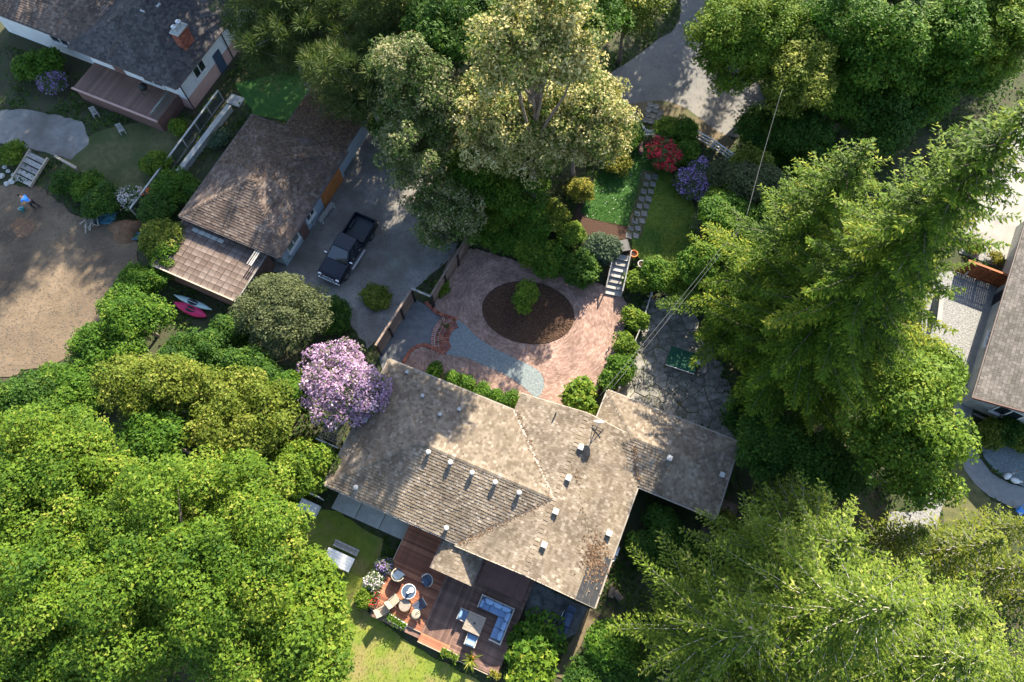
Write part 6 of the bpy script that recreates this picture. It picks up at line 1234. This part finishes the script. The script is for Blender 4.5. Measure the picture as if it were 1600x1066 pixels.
# ------------------------------------------------------------------ shrubs, hedges and flowers
for i, (x, y, z, r, m_, l_) in enumerate((
    (752, 355, 1.3, 36, 'leaf_mid', 'green shrub at the corner of the brick patio by the plank fence'), (790, 378, 1.2, 34, 'leaf_mid', 'green shrub in the hedge above the patio'), (828, 396, 1.2, 30, 'leaf_bright', 'yellow-lit shrub in the hedge above the patio'), (865, 402, 1.3, 34, 'leaf_mid', 'green shrub in the hedge above the mulch bed'),
    (905, 415, 1.3, 34, 'leaf_dark', 'dark shrub in the hedge next to the garden stairs'), (935, 392, 1.4, 30, 'leaf_blue', 'silvery green shrub beside the garden stairs'), (840, 350, 1.8, 36, 'leaf_mid', 'green shrub behind the hedge of the patio'), (893, 366, 1.9, 22, 'leaf_bright', 'clipped lime green shrub in the planting bed'),
    (1000, 440, 1.0, 26, 'leaf_bright', 'bright shrub beside the foot of the garden stairs'), (1030, 428, 1.7, 26, 'leaf_mid', 'green shrub between lawn and flagstone patio'), (990, 500, .8, 20, 'leaf_bright', 'bright shrub along the rail fence of the flagstones'), (975, 540, .8, 22, 'leaf_bright', 'bright shrub halfway along the rail fence'), (970, 575, .8, 24, 'leaf_mid', 'green shrub at the low end of the rail fence'), (948, 595, .7, 18, 'leaf_mid', 'yellow-green shrub where the brick meets the extension'),
    (906, 628, 1.5, 32, 'leaf_bright', 'big-leaved bright shrub against the bungalow gable'), (985, 215, 2.2, 24, 'leaf_mid', 'green shrub on the blossom side of the picket gate'), (1040, 200, 2.1, 20, 'leaf_bright', 'lime shrub on the lane side of the picket gate'), (1062, 205, 2.1, 26, 'leaf_mid', 'green shrub between the picket gate and white rails'), (1070, 235, 2.0, 24, 'leaf_mid', 'green shrub beside the red rhododendron'),
    (1125, 275, 2.1, 30, 'leaf_grey', 'grey-green shrub behind the purple flowers'), (1110, 350, 2.2, 34, 'leaf_grey', 'bronze-green shrub beside the sunny part of the lawn'), (960, 250, 1.9, 24, 'leaf_yellow', 'golden shrub under the cream-blossom tree'), (905, 295, 2.0, 22, 'leaf_yellow', 'golden shrub at the dark lawn edge'),
    (1545, 678, .7, 24, 'leaf_olive', 'olive shrub at the corner of the gabled house'), (1570, 670, .8, 26, 'leaf_dark', 'dark shrub beside the gabled house wall'), (1595, 690, .7, 24, 'leaf_olive', 'olive shrub above the blue gravel'), (1522, 385, .4, 12, 'leaf_yellow', 'yellow-green tuft in the gravel above the cedar fence'), (1557, 402, .4, 10, 'leaf_yellow', 'yellow-green tuft at the cedar fence corner'),
    (836, 1008, 1.0, 46, 'leaf_mid', 'big dark-leaved shrub between the deck and grill'), (830, 1050, 1.1, 42, 'leaf_bright', 'sunlit big-leaved shrub below the deck'), (950, 1005, 1.6, 48, 'leaf_mid', 'green shrub below the grill pad'), (915, 1055, 1.3, 40, 'leaf_dark', 'dark shrub along the side walk'), (985, 1050, 1.5, 40, 'leaf_dark', 'dark shrub at the foot of the nearest fir'),
    (1040, 830, 1.1, 38, 'leaf_dark', 'dark fern-like shrub in the yard behind the extension'), (1010, 860, .9, 30, 'leaf_dark', 'dark shrub by the lidded bin'), (1080, 880, 1.2, 36, 'leaf_dark', 'dark shrub under the firs behind the extension'), (1130, 820, 1.0, 24, 'leaf_olive', 'thin olive shrub at the extension corner'), (1160, 660, 1.5, 36, 'leaf_dark', 'dark shrub at the end of the extension roof'))):
    big = l_.startswith(('big-leaved', 'big dark', 'sunlit big')); shrub(l_, x, y, z, r, m_, 200 + i, leaf=.3 if big else .16, clump=.5 if big else .4, dens=.8 if big else .9)
for k, (x, y) in enumerate(((683, 582), (706, 592), (729, 601), (752, 611), (775, 620), (798, 628))): shrub('clipped green shrub in the row along the bungalow wall', x, y, .75, 15, 'leaf_mid', 260 + k, group='hedge row along the bungalow wall', leaf=.13, clump=.3)
for i, (x, y, z, r, m_, l_) in enumerate(((1128, 305, 1.8, 26, 'leaf_bright', 'light green shrub beside the lilac flowers'), (1150, 365, 2.0, 32, 'leaf_mid', 'green shrub between the pole and the giant cedar'), (1085, 425, 1.8, 28, 'leaf_mid', 'green shrub at the low corner of the garden lawn'), (1060, 440, 1.6, 24, 'leaf_bright', 'bright shrub above the flagstone patio'), (1120, 380, 1.9, 26, 'leaf_olive', 'olive shrub at the lawn side of the giant cedar'),
    (1215, 235, 2.2, 34, 'leaf_mid', 'green shrub under the overhead line'), (1270, 270, 2.4, 36, 'leaf_mid', 'green shrub in the gap behind the giant cedar'), (870, 340, 1.8, 26, 'leaf_olive', 'olive shrub at the edge of the planting bed'), (720, 300, 1.6, 34, 'leaf_mid', 'green shrub at the foot of the lower blossom tree'), (775, 335, 1.7, 32, 'leaf_bright', 'lighter green shrub in the thicket above the patio'), (640, 215, 1.5, 34, 'leaf_mid', 'green shrub at the head of the driveway'), (600, 190, 1.3, 30, 'leaf_dark', 'dark shrub between the workshop and the blossom trees'))):
    shrub(l_, x, y, z, r, m_, 290 + i, leaf=.16)
shrub('red rhododendron beside the picket gate path', 1042, 245, 2.2, 26, 'blossom_red', 270, leaf=.2, ryp=34); shrub('purple flowering shrub near the white rails', 1080, 285, 1.9, 24, 'blossom_purple', 271, leaf=.15, ryp=28); shrub('lilac flowering shrub beside the garden lawn', 1095, 262, 1.9, 18, 'blossom_purple', 272, leaf=.15); shrub('white flowering shrub under the three-rail fence end', 1155, 272, 2.2, 24, 'blossom_white', 273, leaf=.14)
shrub('purple potted flowers at the corner of the timber deck', 600, 884, .8, 13, 'blossom_purple', 274, leaf=.1, clump=.2, name='flower_bush', cat='flowers'); shrub('pink and white flowers spilling along the deck edge', 583, 908, .6, 17, 'blossom_white', 275, leaf=.1, clump=.2, name='flower_bush', cat='flowers'); shrub('pale leafy flowers on the lawn side of the deck corner', 572, 930, .5, 18, 'leaf_bright', 276, leaf=.11, clump=.22, name='flower_bush', cat='flowers')
shrub('small bright green tree in the oval mulch bed', 822, 464, 1.6, 22, 'leaf_bright', 277, leaf=.18, clump=.35, name='small_tree', cat='tree', ryp=25); shrub('bright fern beside the gate frame', 690, 452, .5, 14, 'leaf_bright', 278, leaf=.14, clump=.22)
yu = thing('yucca_plant', 'spiky yucca with long pale leaves at the deck planter', 'plant', P(736, 1030, .3)); rng = np.random.default_rng(9)
for k in range(34):
    a = rng.uniform(0, 6.28); e_ = rng.uniform(.15, 1.2); L = rng.uniform(.6, .95); d = Vector((math.cos(a) * math.cos(e_), math.sin(a) * math.cos(e_), math.sin(e_))); s_ = Vector((-math.sin(a), math.cos(a), 0)) * .03; m_ = d * L * .6 + Vector((0, 0, .1)); t_ = d * L
    MB().add([Vector((0, 0, .45)) - s_, Vector((0, 0, .45)) + s_, m_ + s_ + Vector((0, 0, .45)), m_ - s_ + Vector((0, 0, .45)), t_ + Vector((0, 0, .4))], [(0, 1, 2, 3), (3, 2, 4)]).build('leaf', 'leaf_olive', yu)
MB().lathe([(.16, 0), (.22, .4), (.24, .42), (.18, .42)], n=16).build('pot', 'terracotta', yu)
# bare twigs among the shrubs, undergrowth and grass
ROAM = [(-50, -7), (50, -7), (50, 58), (-50, 58)]
scatter_leaves('undergrowth', [ROAM], 260000, 'ground_leaf', (.02, .5), .24, .15, 301, PAVED, clumpy=.25, label='dark undergrowth between the trees', cat='undergrowth')
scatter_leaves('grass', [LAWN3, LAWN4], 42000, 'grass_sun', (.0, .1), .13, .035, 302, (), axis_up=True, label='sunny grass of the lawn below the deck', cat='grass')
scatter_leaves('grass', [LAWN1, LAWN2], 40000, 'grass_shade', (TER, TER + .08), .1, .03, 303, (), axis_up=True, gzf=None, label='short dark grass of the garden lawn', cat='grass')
def fallen(label, poly, z, n, m, seed, L=.09):
    rng = np.random.default_rng(seed); xs = [p[0] for p in poly]; ys = [p[1] for p in poly]; X = rng.uniform(min(xs), max(xs), n); Y = rng.uniform(min(ys), max(ys), n); k = inside_np(X, Y, poly); C = np.stack([X[k], Y[k], np.full(k.sum(), z)], 1); tag(leaf_obj('scattered_bits', C, unit(np.array([0, 0, 1.0]) + rdirs(rng, len(C)) * .25), L, L * .7, rng.random(len(C)), m, None, None, rng), label, 'petals', kind='stuff')
def on_shop(n, rng, x0, x1, y0, y1, f):
    X = rng.uniform(x0, x1, n); Y = rng.uniform(y0, y1, n); return np.array([tuple(GW(a, b, f(a, b))) for a, b in zip(X, Y)])
rl_ = np.random.default_rng(320)
C = on_shop(3200, rl_, -31.1, -25.8, 25.2, 30.2, lambda a, b: 2.6 + (2.75 - abs(a + 28.45)) * .26 + .06); tag(leaf_obj('needle_litter', C, unit(np.array([0, 0, 1.0]) + rdirs(rl_, len(C)) * .4), .22, .09, rl_.random(len(C)), 'brown_litter', None, None, rl_), 'brown needle litter covering the lean-to roof of the workshop', 'litter', kind='stuff')
C = on_shop(1500, rl_, -33.9, -25.6, 20.5, 25.6, lambda a, b: 2.8 + min(a + 34, -25.4 - a, 25.7 - b, b - 15.5) * .4 + .06); tag(leaf_obj('needle_litter', C, unit(np.array([0, 0, 1.0]) + rdirs(rl_, len(C)) * .4), .2, .08, rl_.random(len(C)), 'brown_litter', None, None, rl_), 'brown needle litter on the hipped roof of the workshop', 'litter', kind='stuff')
DIRT = next(q for q in PAVED); 
rimg = [(el(k, 80, 0.0).x, el(k, 80, 0.0).y) for k in range(80)]; n_ = 2600; a_ = rl_.uniform(0, 6.283, n_); q_ = np.sqrt(rl_.random(n_)) * rl_.choice([1.0, 1.12], n_, p=[.85, .15])
C = np.array([tuple(OC + (el(t / 6.283 * 80, 80) - OC) * float(k_)) for t, k_ in zip(a_, q_)]); C[:, 2] = .2 + .14 * np.clip(1 - q_ ** 2, 0, 1) + .02; tag(leaf_obj('bark_chips', C, unit(np.array([0, 0, 1.0]) + rdirs(rl_, n_) * .6), .13, .06, rl_.random(n_) * .6, 'brown_litter', None, None, rl_), 'bark chips strewn over the oval mulch bed', 'chips', kind='stuff')
fallen('pale petals scattered on the garden lawns', LAWN1, TER + .09, 260, 'blossom_white', 311); fallen('brown leaf crumbs scattered on the brick patio', PATIO, .18, 500, 'shingle_brown', 312, .07); fallen('dark leaf litter scattered on the flagstones', FLAG, .085, 2600, 'ground_leaf', 313, .1)
DRIVE = [tuple(P(*q)[:2]) for q in ((500, 260), (600, 200), (690, 260), (725, 345), (712, 395), (640, 455), (575, 540), (470, 440))]; LOT = [tuple(P(*q)[:2]) for q in ((0, 290), (62, 295), (118, 340), (190, 352), (214, 390), (214, 440), (150, 530), (95, 558), (0, 588))]; LANE = [tuple(P(*q, TER)[:2]) for q in ((1000, 100), (1060, 40), (1120, 30), (1185, 140), (1190, 200), (1110, 198), (1040, 158), (960, 165))]
fallen('pebbles and crumbs strewn over the gravel driveway', DRIVE, .03, 3000, 'pebble', 321, .1); fallen('pebbles and clods strewn over the dirt lot', LOT, .03, 5000, 'pebble', 322, .12); fallen('brown leaves scattered over the lane', LANE, TER + .03, 500, 'brown_litter', 323, .12); fallen('brown leaves scattered over the driveway', DRIVE, .035, 900, 'brown_litter', 324, .1)
